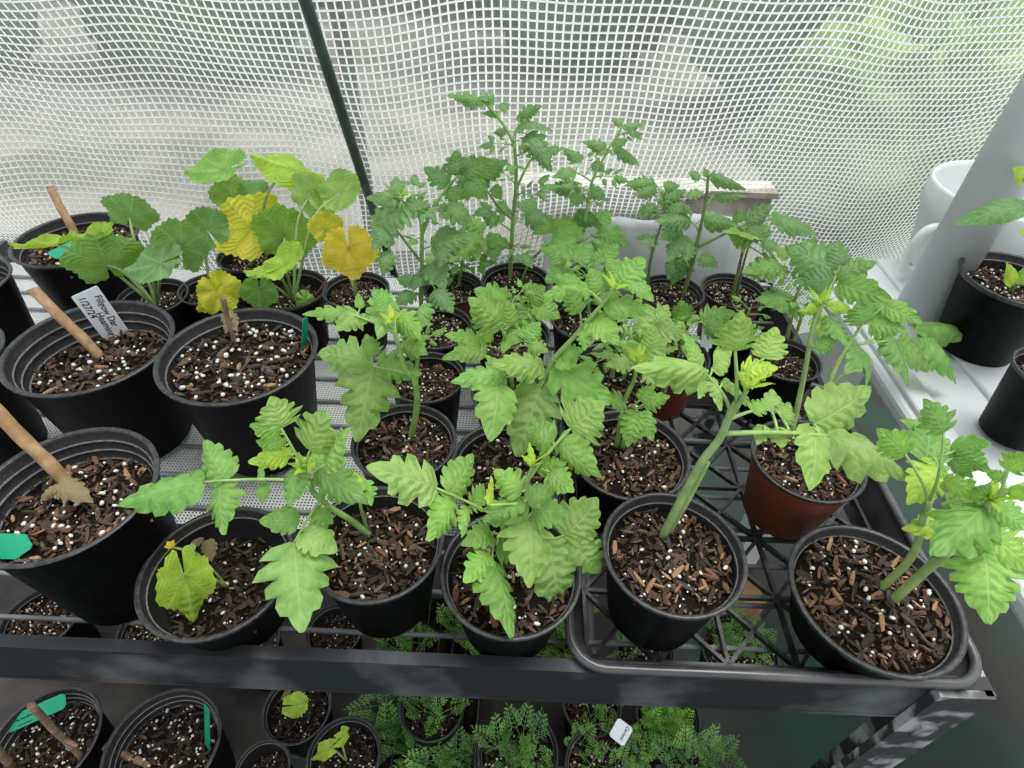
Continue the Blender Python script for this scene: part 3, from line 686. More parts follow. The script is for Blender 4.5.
# canes and dead stalks ---------------------------------------------
def cane(name, root_z, base, top, r, label, m=CANE, dy=0, knots=()):
    B = at_z(base[0], base[1], root_z); T = at_y(top[0], top[1], B.y+dy); d = (T-B).normalized(); b = MB()
    pts = [B-UP*.004, B.lerp(T, .3)+RGT*.001, B.lerp(T, .62)-RGT*.001, T-d*.003, T]
    b.tube([p-B for p in smooth_pts(pts, 4)], [r*(1+.04*sin(i*1.9)+.02*sin(i*5)) for i in range(17)], 10)
    for f, sx, sy, l in knots:
        K = B.lerp(T, f); b.tube([K-B, K-B+RGT*sx*l+UPV*sy*l], [r*.8, r*.5], 7)
    return tag(link(name, b.mesh(name, [m]), loc=B), label, 'cane' if m is CANE else 'stalk')
cane('cane', az, (78, 240), (50, 187), .0062, 'short tan cane standing in the large pot by the film', dy=.03)
cane('cane', dz, (101, 357), (33, 289), .0066, 'tan cane leaning in the ribbed pot with the white tag', dy=.02)
cn = cane('cane', fz, (72, 488), (-12, 402), .0068, 'thickest tan cane in the largest pot beside the green tag', dy=.02)
st_ = cane('dead_stalk', ez, (234, 343), (223, 298), .0036, 'dead brown stalk with a withered knot in the perlite pot', TWIG, 0, ((.35, .9, -.3, .008), (.5, .5, .6, .010)))
dry_leaf(Ep, 226, 313, 238, 332, 17, ez+.03); dry_leaf(Ep, 232, 316, 226, 334, 13, ez+.028)
dry_leaf(Fp, 58, 484, 94, 503, 26, fz+.022); dry_leaf(Fp, 60, 486, 40, 502, 12, fz+.018)
# written tags -------------------------------------------------------
def text_part(root, rows, mtx, m=INK):
    for body, x, y, size, rot in rows:
        if isinstance(body, int):              # faded handwriting that cannot be read: a run of pen loops
            rnd = random.Random(body); b = MB(); q = []
            for k in range(body*4): q.append(Vector((x+size*.14*k, y+size*(.25+(.28 if k % 2 else -.2)*rnd.uniform(.4, 1.3)), .0001)))
            for i in range(0, len(q)-1):
                if i % 9 != 8: b.tube([q[i], q[i+1]], size*.045, 4)
            link('lettering', b.mesh('lettering', [m]), root, mtx=mtx); continue
        cu = bpy.data.curves.new('lettering', 'FONT'); cu.body = body; cu.size = size; cu.shear = .18; cu.extrude = .0001; cu.offset = size*.012
        to = bpy.data.objects.new('lettering', cu); COL.objects.link(to); dg = bpy.context.evaluated_depsgraph_get()
        me = bpy.data.meshes.new_from_object(to.evaluated_get(dg)); bpy.data.objects.remove(to); me.materials.clear(); me.materials.append(m)
        link('lettering', me, root, mtx=mtx @ Matrix.Translation((x, y, 0)) @ Matrix.Rotation(rot, 4, 'Z'))
def plate(name, p0, p1, n, w, m, label, rows=(), round_=.25, thick=.0008):
    """flat tag from p0 to p1 (long axis), lettering along the long axis."""
    d = p1-p0; L = d.length; x = d/L; z = (n-x*n.dot(x)).normalized(); y = z.cross(x)
    M = Matrix.Identity(4)
    for r in range(3): M[r][0] = x[r]; M[r][1] = y[r]; M[r][2] = z[r]; M[r][3] = 0
    b = MB(); c = w*round_; out = [(0, -w/2+c), (c, -w/2), (L-c, -w/2), (L, -w/2+c), (L, w/2-c), (L-c, w/2), (c, w/2), (0, w/2-c)]
    vs_ = [(M @ Vector((a, e, k*thick))) for k in (0, 1) for a, e in out]
    b.add(vs_, [(7, 6, 5, 4, 3, 2, 1, 0), (8, 9, 10, 11, 12, 13, 14, 15)]+[(k, (k+1) % 8, 8+(k+1) % 8, 8+k) for k in range(8)])
    o = tag(link(name, b.mesh(name, [m], False), loc=p0), label, 'plant tag')
    text_part(o, rows, M @ Matrix.Translation((0, 0, thick*1.3))); return o
q1 = at_z(118, 337, dz-.002); q0 = at_y(84, 291, q1.y-.012); wq = 25*depth(q0)/F; Lq = (q1-q0).length
plate('plant_tag', q0, q1, nrm(q0, 0, 1), wq, WHITETAG, 'white handwritten plant tag beside the tan cane in the ribbed pot',
      (('Fillgow Dar', Lq*.14, wq*.17, wq*.36, -.06), ('Heaming', Lq*.42, -wq*.17, wq*.36, -.05), ('1/27/24', Lq*.06, -wq*.34, wq*.36, -.05)), .04)
g1 = at_z(-14, 560, fz-.004); g0 = at_y(30, 548, g1.y-.012)
plate('plant_tag', at_z(-40, 545, fz+.012), at_z(32, 547, fz+.010), nrm(g1, .4, .9), .024, GREENTAG, 'green plant tag with black writing at the rim of the largest pot', ((2, .026, .003, .006, 0), (7, .016, -.008, .0062, 0)), .42)
plate('plant_tag', at_z(52, 257, az+.012), at_z(104, 230, az+.012), nrm(q0, .8, .4), .022, GREENTAG, 'green plant tag lying in the large pot by the film', (), .2)
e1 = at_z(304, 352, ez-.004)
plate('plant_tag', e1, at_y(305, 317, e1.y+.01), RGT*.97+FWD*-.25, .013, GREENTAG, 'green plant tag seen edge on in the perlite pot', (), .3)

# ------------------------------------------------------------------ tomatoes, nearest row
t15 = P(376, 540, 138, 'front', 'tomato with a long leaf reaching over the stunted cucumber pot', soil=.80, perl=1, big_chips=22)
p = plant(t15, 'a'); s1 = p.stem((372, 534), [(352, 521), (330, 507), (313, 491), (305, 470)], -.02, .0036, .0022); s2 = p.stem((367, 529), [(361, 508), (361, 494)], 0, .0022, .0014)
p.leaf(308, 482, [(203, 482, 118, 505, 42), (226, 480, 205, 440, 32), (222, 485, 225, 535, 36), (262, 482, 261, 464, 10), (264, 484, 263, 504, 16)], col='b')
p.leaf(305, 470, [(281, 428, 271, 396, 40, 'p'), (280, 434, 250, 424, 24), (284, 446, 256, 440, 22), (288, 455, 248, 462, 24, 'l'), (291, 457, 280, 447, 16, 'l')], dy=.01)
p.leaf(309, 470, [(310, 450, 326, 410, 48, 'p')], dy=.01); p.leaf(309, 478, [(326, 464, 352, 428, 36, 'p')], dy=.0)
p.leaf(308, 476, [(318, 470, 368, 503, 36), (314, 466, 340, 442, 22), (312, 470, 296, 458, 16, 'l')], dy=-.03, col='b')
p.leaf(307, 470, [(299, 470, 289, 507, 25)], dy=-.03, col='b')
p.leaf(318, 502, [(294, 543, 302, 633, 60, 'p'), (299, 520, 259, 521, 27), (303, 532, 337, 553, 36, 'p'), (314, 510, 333, 524, 22)], dy=-.115)
p.leaf(361, 495, [(363, 482, 372, 506, 19), (362, 484, 352, 470, 11, 'l')], dy=-.015); p.shoot(s2[-1], .014); p.shoot(s1[-1], .022); p.done()

t14 = P(511, 570, 143, 'front', 'tomato with two big leaves drooping over its near pot rim beside the lattice tray', h=.104, soil=.80, perl=1, big_chips=14)
p = plant(t14, 'a'); s1 = p.stem((508, 560), [(514, 535), (526, 512), (527, 484), (533, 466)], .0, .0036, .002)
p.leaf(510, 528, [(436, 488, 365, 467, 46, 'p'), (450, 493, 473, 454, 34), (452, 499, 427, 541, 36), (468, 507, 461, 538, 18), (470, 505, 484, 484, 26)], dy=-.035)
p.leaf(512, 540, [(490, 532, 461, 546, 26), (489, 555, 463, 583, 30), (492, 562, 511, 638, 50, 'b'), (497, 545, 520, 555, 30)], dy=-.03)
p.leaf(526, 515, [(527, 518, 529, 588, 50, 'p'), (520, 512, 482, 520, 26), (532, 512, 566, 512, 34, 'b')], dy=-.06)
p.leaf(525, 520, [(548, 540, 558, 607, 58, 'p'), (564, 535, 598, 498, 50, 'p'), (571, 541, 600, 572, 42, 'p')], dy=-.045)
p.leaf(527, 500, [(524, 502, 483, 510, 22), (528, 500, 556, 486, 22)], dy=-.02); p.leaf(526, 490, [(522, 492, 494, 470, 30)], dy=.01)
p.leaf(530, 480, [(571, 428, 604, 402, 48, 'p'), (559, 440, 602, 477, 36), (553, 442, 528, 428, 30)], dy=.015, rad=.002)
p.leaf(529, 478, [(538, 468, 566, 464, 20), (550, 472, 574, 492, 30)], dy=-.01); p.leaf(527, 505, [(490, 505, 491, 476, 13, 'l')], dy=0)
p.shoot(s1[-1], .018); p.done()

t12 = P(674, 550, 147, 'front', 'tomato with one thick leaning stem rising from a chip filled pot on the lattice tray', z0=.011, soil=.84, perl=1, big_chips=30)
p = plant(t12, 'p'); s1 = p.stem((662, 536), [(681, 500), (702, 462), (720, 438), (731, 412), (742, 396)], .02, .0046, .0032); s2 = p.stem((668, 532), [(690, 496), (708, 462)], .012, .0034, .0026)
s3 = p.stem(near(p.all, 728, 418), [(738, 405), (747, 390)], 0, .003, .002)
p.leaf(731, 412, [(706, 374, 632, 369, 38), (700, 366, 683, 334, 28), (712, 368, 730, 348, 26), (713, 378, 720, 411, 30), (703, 380, 698, 399, 15), (722, 382, 753, 410, 16)], dy=-.04, rad=.002)
p.leaf(730, 400, [(735, 350, 740, 311, 40, 'p')], dy=.01, rad=.002); p.leaf(744, 392, [(742, 372, 778, 368, 26, 'l'), (752, 374, 736, 378, 14, 'l'), (765, 358, 776, 327, 32)], dy=.01)
p.leaf(722, 436, [(829, 436, 909, 479, 52), (814, 424, 871, 388, 50), (812, 427, 808, 491, 46), (772, 412, 772, 389, 24), (764, 426, 757, 445, 17), (783, 420, 790, 403, 26), (778, 428, 782, 448, 24)], dy=-.01, rad=.0026, col='p')
p.leaf(727, 422, [(752, 411, 768, 402, 18, 'a')], dy=.02, rad=.002); p.shoot(s3[-1], .022, 6, 'l'); p.done((.26, .38, .13))

t13 = P(875, 594, 182, 'front', 'tomato with twin leaning stems in the pot at the rack corner', z0=.011, h=.076, soil=.84, perl=1, big_chips=30)
p = plant(t13, 'a'); s1 = p.stem((881, 588), [(905, 565), (917, 545), (922, 522), (930, 500)], .0, .0042, .003); s2 = p.stem((893, 600), [(925, 571), (946, 554), (972, 522), (990, 502)], -.01, .005, .003); s3 = p.stem(near(p.all, 985, 508), [(1005, 492), (1040, 480)], 0, .003, .002)
p.leaf(948, 552, [(952, 524, 902, 529, 28, 'l')], dy=-.02); p.leaf(985, 508, [(986, 508, 932, 556, 56), (975, 505, 950, 515, 26), (982, 518, 960, 545, 20)], dy=-.05, col='b')
p.leaf(988, 506, [(990, 536, 1034, 572, 38), (992, 505, 1030, 530, 30), (984, 552, 988, 624, 56)], dy=-.05); p.leaf(987, 505, [(944, 481, 994, 503, 26)], dy=0, A=near(p.all, 960, 535))
p.leaf(930, 505, [(938, 466, 907, 504, 36, 'l'), (925, 462, 929, 417, 40), (922, 470, 950, 468, 22), (926, 430, 899, 420, 15), (930, 452, 950, 440, 20)], dy=0, col='b')
p.leaf(930, 500, [(944, 432, 924, 398, 28), (951, 446, 991, 443, 28), (955, 450, 990, 472, 24), (952, 458, 972, 478, 16)], dy=.03, col='b'); p.leaf(928, 505, [(905, 454, 878, 428, 32)], dy=.02)
p.leaf(1000, 495, [(1008, 470, 1034, 452, 24), (1005, 480, 985, 470, 14), (1010, 488, 1036, 500, 24)], dy=0); p.leaf(975, 520, [(975, 500, 990, 482, 16)], dy=0)
p.shoot(s2[-1], .022, 6); p.done((.24, .36, .12))

# ------------------------------------------------------------------ second row
t7 = P(630, 452, 122, 'black', 'tomato with twin short stems in the pot behind the thick leaning stem', soil=.84, perl=1, big_chips=12)
p = plant(t7, 'a'); s1 = p.stem((617, 446), [(620, 425), (625, 400), (634, 380), (636, 362)], .0, .0036, .002); s2 = p.stem((622, 448), [(628, 425), (634, 405)], -.005, .003, .002)
p.leaf(632, 405, [(638, 412, 627, 447, 26), (641, 412, 653, 441, 20), (644, 404, 670, 396, 18), (640, 400, 655, 385, 15)], dy=-.03); p.leaf(627, 400, [(624, 400, 606, 402, 22, 'b')], dy=-.01)
p.leaf(634, 380, [(640, 360, 668, 340, 28, 'p'), (650, 352, 655, 325, 20), (640, 358, 622, 345, 20)], dy=.02, col='p'); p.leaf(635, 370, [(630, 362, 606, 366, 22)], dy=0, col='p'); p.leaf(635, 372, [(645, 372, 664, 384, 18, 'p')], dy=-.02); p.shoot(s1[-1], .02); p.done()
t6 = P(508, 462, 114, 'black', 'tomato whose stem leans far over its neighbours from behind the near pot', soil=.82, perl=1)
p = plant(t6, 'a'); s1 = p.stem((512, 450), [(515, 425), (528, 400), (545, 378), (553, 360), (575, 336), (592, 316), (615, 290)], .03, .0040, .0022)
p.leaf(545, 380, [(541, 388, 517, 457, 52, 'p'), (536, 384, 512, 398, 18), (545, 384, 560, 392, 20)], dy=-.05); p.leaf(545, 374, [(543, 368, 490, 364, 30, 'p')], dy=-.03)
p.leaf(545, 378, [(505, 377, 451, 382, 28), (497, 384, 489, 442, 44), (500, 372, 485, 355, 16)], dy=-.04); p.leaf(550, 366, [(554, 366, 612, 404, 46)], dy=-.03)
p.leaf(553, 360, [(560, 355, 584, 350, 20), (556, 362, 578, 366, 16)], dy=0); p.leaf(588, 322, [(592, 320, 620, 345, 28), (584, 330, 585, 351, 14)], dy=-.03); p.leaf(580, 330, [(580, 312, 566, 288, 22)], dy=0)
p.leaf(600, 306, [(604, 302, 656, 314, 26), (612, 306, 620, 322, 14)], dy=-.01); p.leaf(603, 304, [(588, 290, 542, 296, 24), (580, 288, 556, 275, 18), (600, 292, 590, 268, 24)], dy=.0)
p.leaf(614, 292, [(618, 284, 645, 258, 34), (622, 278, 608, 258, 20), (630, 280, 654, 302, 18)], dy=.02); p.shoot(s1[-1], .02); p.done()
t2 = P(404, 440, 106, 'black', 'tomato with one curved stem and a big notched leaf over bare chip soil', soil=.86, perl=1, big_chips=10)
p = plant(t2, 'a'); s1 = p.stem((410, 436), [(417, 405), (414, 380), (405, 368), (398, 345), (393, 330)], .0, .0042, .0022); s2 = p.stem(near(p.all, 416, 400), [(416, 375), (419, 345), (415, 325)], .01, .003, .0018)
p.leaf(408, 375, [(373, 366, 357, 442, 48, 'p'), (370, 362, 319, 352, 40, 'p'), (372, 356, 366, 334, 22), (378, 364, 422, 374, 28)], dy=-.05, rad=.002)
p.leaf(393, 332, [(348, 313, 302, 315, 18), (357, 312, 336, 331, 26, 'p'), (360, 308, 358, 293, 10), (366, 314, 362, 326, 10)], dy=-.01); p.leaf(397, 345, [(389, 300, 377, 338, 36, 'p')], dy=-.02, A=near(p.all, 396, 340))
p.leaf(396, 338, [(397, 314, 423, 340, 24)], dy=-.02); p.leaf(404, 362, [(404, 342, 428, 354, 24, 'p')], dy=-.02); p.leaf(416, 330, [(424, 304, 419, 336, 18, 'b')], dy=-.01); p.leaf(395, 335, [(388, 305, 372, 290, 24, 'b')], dy=.02); p.shoot(s1[-1]+UP*.01, .018, 5, 'l'); p.done()

# ------------------------------------------------------------------ middle and far rows
t1 = P(426, 376, 78, 'black', 'tomato in the small black pot just behind the curved stem tomato', soil=.85); p = plant(t1, 'b'); st1 = p.stem((416, 375), [(418, 350), (420, 330)], .01, .003, .0018); p.bush(st1, 4, .07, .8, .4, 1); p.done()
t3 = P(436, 326, 74, 'black', 'bushy tomato in the perlite rich pot in front of the orange pot', soil=.86, perl=2)
p = plant(t3, 'c'); s1 = p.stem((421, 318), [(421, 290), (422, 250), (421, 222), (413, 208), (403, 202)], .02, .0036, .002); s2 = p.stem(near(p.all, 422, 235), [(432, 210), (447, 188), (458, 176)], .03, .0026, .0016); s3 = p.stem(near(p.all, 421, 262), [(408, 245), (395, 228)], -.02, .0024, .0016)
p.leaf(405, 203, [(402, 205, 372, 238, 40), (398, 201, 366, 198, 18), (406, 203, 434, 213, 22), (398, 196, 396, 176, 16)], dy=-.04); p.leaf(456, 178, [(458, 175, 456, 150, 26), (461, 172, 496, 160, 24), (448, 184, 424, 167, 22), (449, 188, 456, 205, 17), (468, 178, 488, 200, 20)], dy=.0)
p.leaf(422, 270, [(431, 263, 446, 290, 28), (436, 290, 453, 313, 22), (425, 272, 412, 290, 18)], dy=-.04); p.leaf(421, 250, [(432, 246, 478, 236, 28), (445, 246, 440, 268, 18), (440, 240, 450, 225, 18)], dy=0)
p.leaf(396, 230, [(392, 226, 372, 250, 24), (390, 222, 376, 208, 18)], dy=-.03); p.leaf(396, 232, [(388, 252, 383, 275, 20)], dy=-.04); p.leaf(440, 198, [(448, 206, 472, 222, 26)], dy=0)
p.leaf(421, 285, [(412, 292, 395, 306, 20), (415, 284, 396, 278, 16)], dy=-.04); p.leaf(420, 300, [(430, 298, 448, 300, 18)], dy=-.03); p.bush(s1, 4, .085, .8, .45, 2, 'c'); p.shoot(s1[-1]+UP*.004, .022); p.shoot(s2[-1], .02, 5, 'b'); p.done()
t4 = P(512, 334, 78, 'black', 'tomato in the black pot directly behind the pot under the leaning stem', soil=.84); p = plant(t4, 'a'); s1 = p.stem((516, 330), [(512, 315), (513, 300)], .0, .003, .0018)
p.leaf(512, 312, [(508, 308, 474, 290, 36), (500, 306, 478, 318, 24), (512, 306, 494, 288, 22)], dy=-.02); p.leaf(513, 310, [(530, 308, 504, 346, 32, 'b'), (535, 304, 560, 318, 26), (528, 300, 545, 286, 24)], dy=-.03); p.bush(s1, 5, .07, .9, .3, 2); p.done()
t5 = P(517, 392, 92, 'black', 'tomato in the black pot just behind the pot of the far leaning stem', soil=.84, perl=1); p = plant(t5, 'a'); s1 = p.stem((514, 388), [(508, 368), (503, 350), (505, 332)], .0, .003, .0018)
p.leaf(505, 352, [(486, 345, 444, 335, 24), (484, 350, 441, 359, 20), (490, 342, 484, 330, 12, 'l')], dy=-.02); p.leaf(505, 338, [(500, 325, 468, 298, 36, 'p'), (510, 326, 506, 300, 22), (500, 330, 492, 312, 20)], dy=0); p.leaf(506, 345, [(522, 330, 502, 352, 26, 'b')], dy=-.03); p.leaf(507, 350, [(530, 345, 548, 352, 20, 'p'), (525, 340, 540, 322, 22)], dy=-.01); p.done()
t8 = P(617, 374, 104, 'black', 'bushy pale tomato in the black pot in front of the hidden red pot', soil=.84, perl=1); p = plant(t8, 'p'); s1 = p.stem((612, 378), [(616, 355), (622, 335), (626, 318)], .0, .0034, .002); s2 = p.stem((622, 380), [(632, 358), (644, 338)], -.01, .003, .0018)
p.bush(s1, 6, .085, .9, .3, 2); p.bush(s2, 4, .075, .9, .4, 2); p.leaf(643, 342, [(650, 330, 690, 335, 22, 'p'), (655, 325, 668, 305, 22), (648, 332, 640, 312, 18)], dy=0); p.shoot(s2[-1], .02); p.done()
t9 = P(588, 318, 76, 'black', 'tomato in the black pot with a white tag behind the leaning stem top', soil=.84); p = plant(t9, 'b'); s1 = p.stem((590, 314), [(588, 296), (590, 278), (586, 262)], .02, .0032, .0018)
p.leaf(588, 282, [(570, 268, 545, 282, 28), (566, 262, 552, 245, 24), (580, 264, 590, 244, 24)], dy=-.02); p.leaf(588, 280, [(604, 268, 636, 278, 26), (600, 262, 618, 244, 22)], dy=0); p.bush(s1, 6, .09, .9, .3, 2); p.done()
t10 = P(516, 280, 70, 'black', 'tallest tomato with its thin top curling against the film mesh', soil=.86)
p = plant(t10, 'c'); s1 = p.stem((510, 280), [(511, 255), (513, 220), (516, 185), (515, 152), (510, 136), (500, 120), (486, 104)], .03, .0038, .0018); s2 = p.stem(near(p.all, 516, 190), [(526, 168), (537, 152)], .02, .0022, .0014); s3 = p.stem(near(p.all, 512, 222), [(500, 208), (490, 195)], -.03, .0024, .0016); s4 = p.stem((520, 282), [(530, 262), (548, 244)], .0, .0026, .0018)
p.leaf(487, 105, [(484, 102, 447, 96, 13), (472, 100, 462, 92, 9), (488, 104, 494, 94, 9)], dy=0); p.leaf(500, 120, [(498, 113, 482, 114, 9), (500, 110, 510, 104, 11)], dy=0); p.leaf(512, 140, [(516, 130, 552, 131, 15), (506, 131, 493, 133, 9), (528, 134, 550, 167, 22)], dy=-.01); p.leaf(515, 150, [(520, 116, 542, 106, 12), (519, 122, 522, 112, 8)], dy=0)
p.leaf(537, 153, [(548, 150, 562, 150, 12), (540, 152, 552, 172, 14)], dy=0); p.leaf(490, 196, [(478, 178, 508, 160, 20), (488, 188, 458, 178, 20), (494, 186, 502, 200, 16), (472, 186, 452, 196, 20)], dy=-.01); p.leaf(511, 250, [(482, 238, 424, 262, 36, 'p'), (484, 230, 454, 212, 22), (486, 238, 512, 248, 20), (492, 240, 494, 262, 22)], dy=-.05, col='b'); p.leaf(512, 230, [(498, 222, 480, 212, 18), (500, 214, 505, 200, 16)], dy=0)
p.leaf(545, 246, [(552, 238, 592, 258, 32), (552, 232, 590, 224, 26), (546, 234, 540, 212, 26), (548, 242, 556, 262, 20)], dy=-.01, col='b'); p.leaf(513, 225, [(526, 216, 548, 222, 20), (524, 212, 536, 198, 18)], dy=.0); p.bush(s1[:-12], 6, .09, .9, .25, 2, 'c'); p.shoot(s1[-1], .018, 5, 'c'); p.done()
t16 = P(578, 280, 54, 'black', 'slim tomato rising alone behind the pots next to the tallest tomato', soil=.85); p = plant(t16, 'c'); s1 = p.stem((577, 277), [(580, 255), (586, 215), (592, 182), (606, 154), (622, 127)], .03, .0032, .0015)
p.leaf(621, 128, [(624, 126, 646, 125, 11), (630, 124, 634, 140, 9), (622, 124, 612, 120, 8)], dy=0); p.leaf(607, 152, [(616, 147, 640, 167, 16), (606, 148, 582, 142, 13), (612, 146, 628, 140, 10)], dy=0); p.leaf(592, 182, [(575, 172, 552, 178, 16), (582, 160, 560, 148, 14), (594, 162, 604, 172, 14)], dy=0); p.leaf(588, 205, [(578, 186, 545, 190, 18), (580, 192, 570, 206, 18), (590, 188, 606, 200, 16)], dy=-.01)
p.leaf(585, 225, [(576, 214, 602, 226, 16, 'd')], dy=0); p.leaf(582, 245, [(598, 232, 628, 245, 26), (594, 226, 612, 212, 22), (598, 238, 606, 260, 22)], dy=-.02, col='b'); p.bush(s1, 5, .085, .9, .2, 2, 'c'); p.done()
r4 = P(452, 286, 62, 'red', 'tomato in the bright orange plastic pot half hidden by leaves', soil=.8); p = plant(r4, 'b'); s1 = p.stem((458, 286), [(462, 265), (466, 248)], .0, .003, .0018); p.bush(s1, 5, .085, .9, .3, 2, 'b'); p.done()
r1 = P(672, 291, 66, 'red', 'tomato pair in the red plastic pot against the grey sheet', soil=.84, perl=2)
p = plant(r1, 'c'); s1 = p.stem((648, 288), [(650, 262), (656, 240), (664, 214), (664, 196)], .01, .003, .0016); s2 = p.stem((683, 296), [(690, 272), (696, 248), (701, 225), (706, 200), (708, 178)], .01, .0042, .002); s3 = p.stem(near(p.all, 697, 249), [(722, 235), (744, 225)], -.01, .0026, .0016)
p.leaf(664, 200, [(654, 182, 624, 186, 15), (656, 188, 634, 196, 15), (664, 186, 680, 186, 12)], dy=0); p.leaf(660, 222, [(656, 206, 637, 216, 16), (660, 204, 686, 190, 16), (668, 206, 688, 212, 18)], dy=0); p.leaf(707, 182, [(700, 178, 688, 172, 10), (712, 176, 745, 190, 13), (708, 176, 704, 168, 8)], dy=0); p.leaf(704, 208, [(714, 195, 748, 197, 12), (700, 192, 684, 198, 14)], dy=.0)
p.leaf(699, 232, [(690, 220, 655, 222, 20), (704, 218, 738, 226, 20), (692, 212, 676, 205, 16)], dy=-.02); p.leaf(697, 245, [(684, 236, 668, 262, 22), (680, 228, 660, 240, 20), (690, 240, 686, 262, 18)], dy=-.03); p.leaf(744, 226, [(746, 222, 774, 205, 20), (748, 228, 766, 240, 22), (740, 222, 738, 208, 14)], dy=0)
p.leaf(690, 270, [(684, 256, 672, 285, 22, 'd'), (676, 262, 668, 280, 16)], dy=-.02); p.leaf(692, 262, [(700, 256, 718, 268, 18)], dy=-.01); p.leaf(742, 228, [(760, 238, 726, 234, 24, 'p'), (764, 240, 780, 252, 18)], dy=-.02); p.bush(s1, 3, .08, .8, .3, 2, 'c'); p.shoot(s2[-1], .016, 5, 'c'); p.shoot(s1[-1], .014, 5, 'c'); p.done((.16, .22, .08))
r2 = P(734, 290, 68, 'red', 'tomato in the red plastic pot nearest the weathered board corner', soil=.82, perl=2)
p = plant(r2, 'b'); s1 = p.stem((732, 300), [(738, 272), (743, 250), (748, 230)], .0, .0036, .002); s2 = p.stem((737, 298), [(742, 270), (748, 248)], 0, .0024, .0016)
p.leaf(746, 240, [(752, 240, 724, 232, 22, 'p'), (764, 248, 778, 262, 22), (758, 238, 770, 226, 18)], dy=-.02); p.leaf(748, 234, [(772, 216, 820, 238, 26, 'c')], dy=.0); p.leaf(745, 245, [(776, 264, 742, 274, 24, 'b')], dy=-.03); p.shoot(s1[-1], .02); p.done((.16, .2, .08))
r3 = P(672, 355, 78, 'red', 'pale tomato in the red pot hidden behind the thick leaning stem', soil=.84); p = plant(r3, 'p'); s1 = p.stem((672, 352), [(668, 335), (670, 318)], 0, .003, .0018); s2 = p.stem((680, 352), [(684, 330), (700, 318)], 0, .0024, .0016)
p.leaf(684, 332, [(684, 322, 680, 300, 22, 'b'), (672, 326, 664, 322, 10)], dy=0); p.leaf(692, 325, [(702, 322, 735, 312, 26, 'b'), (706, 326, 728, 332, 20, 'b')], dy=.0); p.bush(s1, 5, .075, .9, .3, 2, 'p'); p.done()
t11 = P(786, 358, 74, 'black', 'tomato in the black pot behind the tray with a thin wire beside it', soil=.84, perl=1, big_chips=6); p = plant(t11, 'b'); s1 = p.stem((786, 345), [(790, 325), (795, 300), (803, 280)], .0, .0036, .002); s2 = p.stem((792, 348), [(800, 322), (808, 302)], -.01, .003, .002)
p.leaf(800, 290, [(798, 306, 756, 300, 36, 'b'), (792, 298, 770, 288, 18)], dy=-.03, A=near(p.all, 795, 305)); p.leaf(803, 282, [(784, 268, 741, 273, 24), (786, 260, 775, 245, 16)], dy=-.02); p.leaf(803, 280, [(822, 266, 786, 246, 38, 'c'), (828, 262, 840, 240, 20), (826, 272, 850, 272, 22)], dy=0, col='c'); p.leaf(806, 304, [(816, 316, 822, 337, 20, 'l')], dy=-.02); p.bush(s1, 3, .08, .9, .5, 2, 'b'); p.done((.28, .34, .12))
t17 = P(734, 336, 46, 'black', 'small tomato in the black pot between two red pots', soil=.84); p = plant(t17, 'p'); s1 = p.stem((742, 338), [(745, 322), (750, 308)], 0, .0028, .0016); p.bush(s1, 4, .06, .9, .3, 1, 'p'); p.done()
r5 = P(808, 458, 118, 'red', 'tomato in the large red pot with a spray of leaves over the white bench', z0=.011, h=.105, soil=.86, perl=1, big_chips=14)
p = plant(r5, 'b'); s1 = p.stem((793, 432), [(800, 395), (807, 360), (812, 330), (820, 305)], .05, .0040, .0022); s2 = p.stem((818, 432), [(828, 388), (838, 362), (850, 342)], .04, .0042, .0024); s3 = p.stem(near(p.all, 829, 386), [(842, 376), (858, 370)], .0, .0026, .0018)
p.leaf(812, 330, [(822, 306, 798, 311, 15, 'l'), (826, 306, 851, 311, 13, 'l'), (822, 300, 824, 292, 8, 'l')], dy=-.01); p.leaf(814, 325, [(836, 276, 876, 262, 26, 'c'), (838, 284, 892, 300, 30, 'b'), (834, 278, 796, 282, 26, 'c'), (834, 270, 790, 248, 36, 'c'), (838, 268, 838, 240, 22, 'c')], dy=.02); p.leaf(812, 332, [(828, 316, 846, 346, 23)], dy=-.03)
p.leaf(810, 345, [(815, 348, 838, 338, 18)], dy=-.01); p.leaf(848, 345, [(864, 324, 858, 302, 30), (870, 324, 906, 330, 24), (884, 306, 922, 323, 22)], dy=.03); p.leaf(840, 358, [(856, 345, 845, 375, 32), (862, 362, 866, 385, 18), (888, 334, 908, 386, 36), (918, 336, 956, 384, 34), (914, 328, 967, 337, 26), (898, 340, 928, 372, 34)], dy=.03, rad=.0022)
p.leaf(848, 344, [(870, 312, 890, 300, 24)], dy=.05); p.shoot(s1[-1], .024, 6); p.done((.26, .36, .12))

# white tags between the tomatoes
def small_tag(px, py, tx, ty, z, w, label):
    B = at_z(px, py, z); plate('plant_tag', B, at_y(tx, ty, B.y+.01), nrm(B, 0, 1), w, WHITETAG, label, (), .1)
small_tag(554, 322, 551, 303, .09, .014, 'small white plant tag behind the far leaning stem')
small_tag(706, 348, 708, 325, .10, .016, 'grey white plant tag in the hidden red pot behind the yellowish leaf')
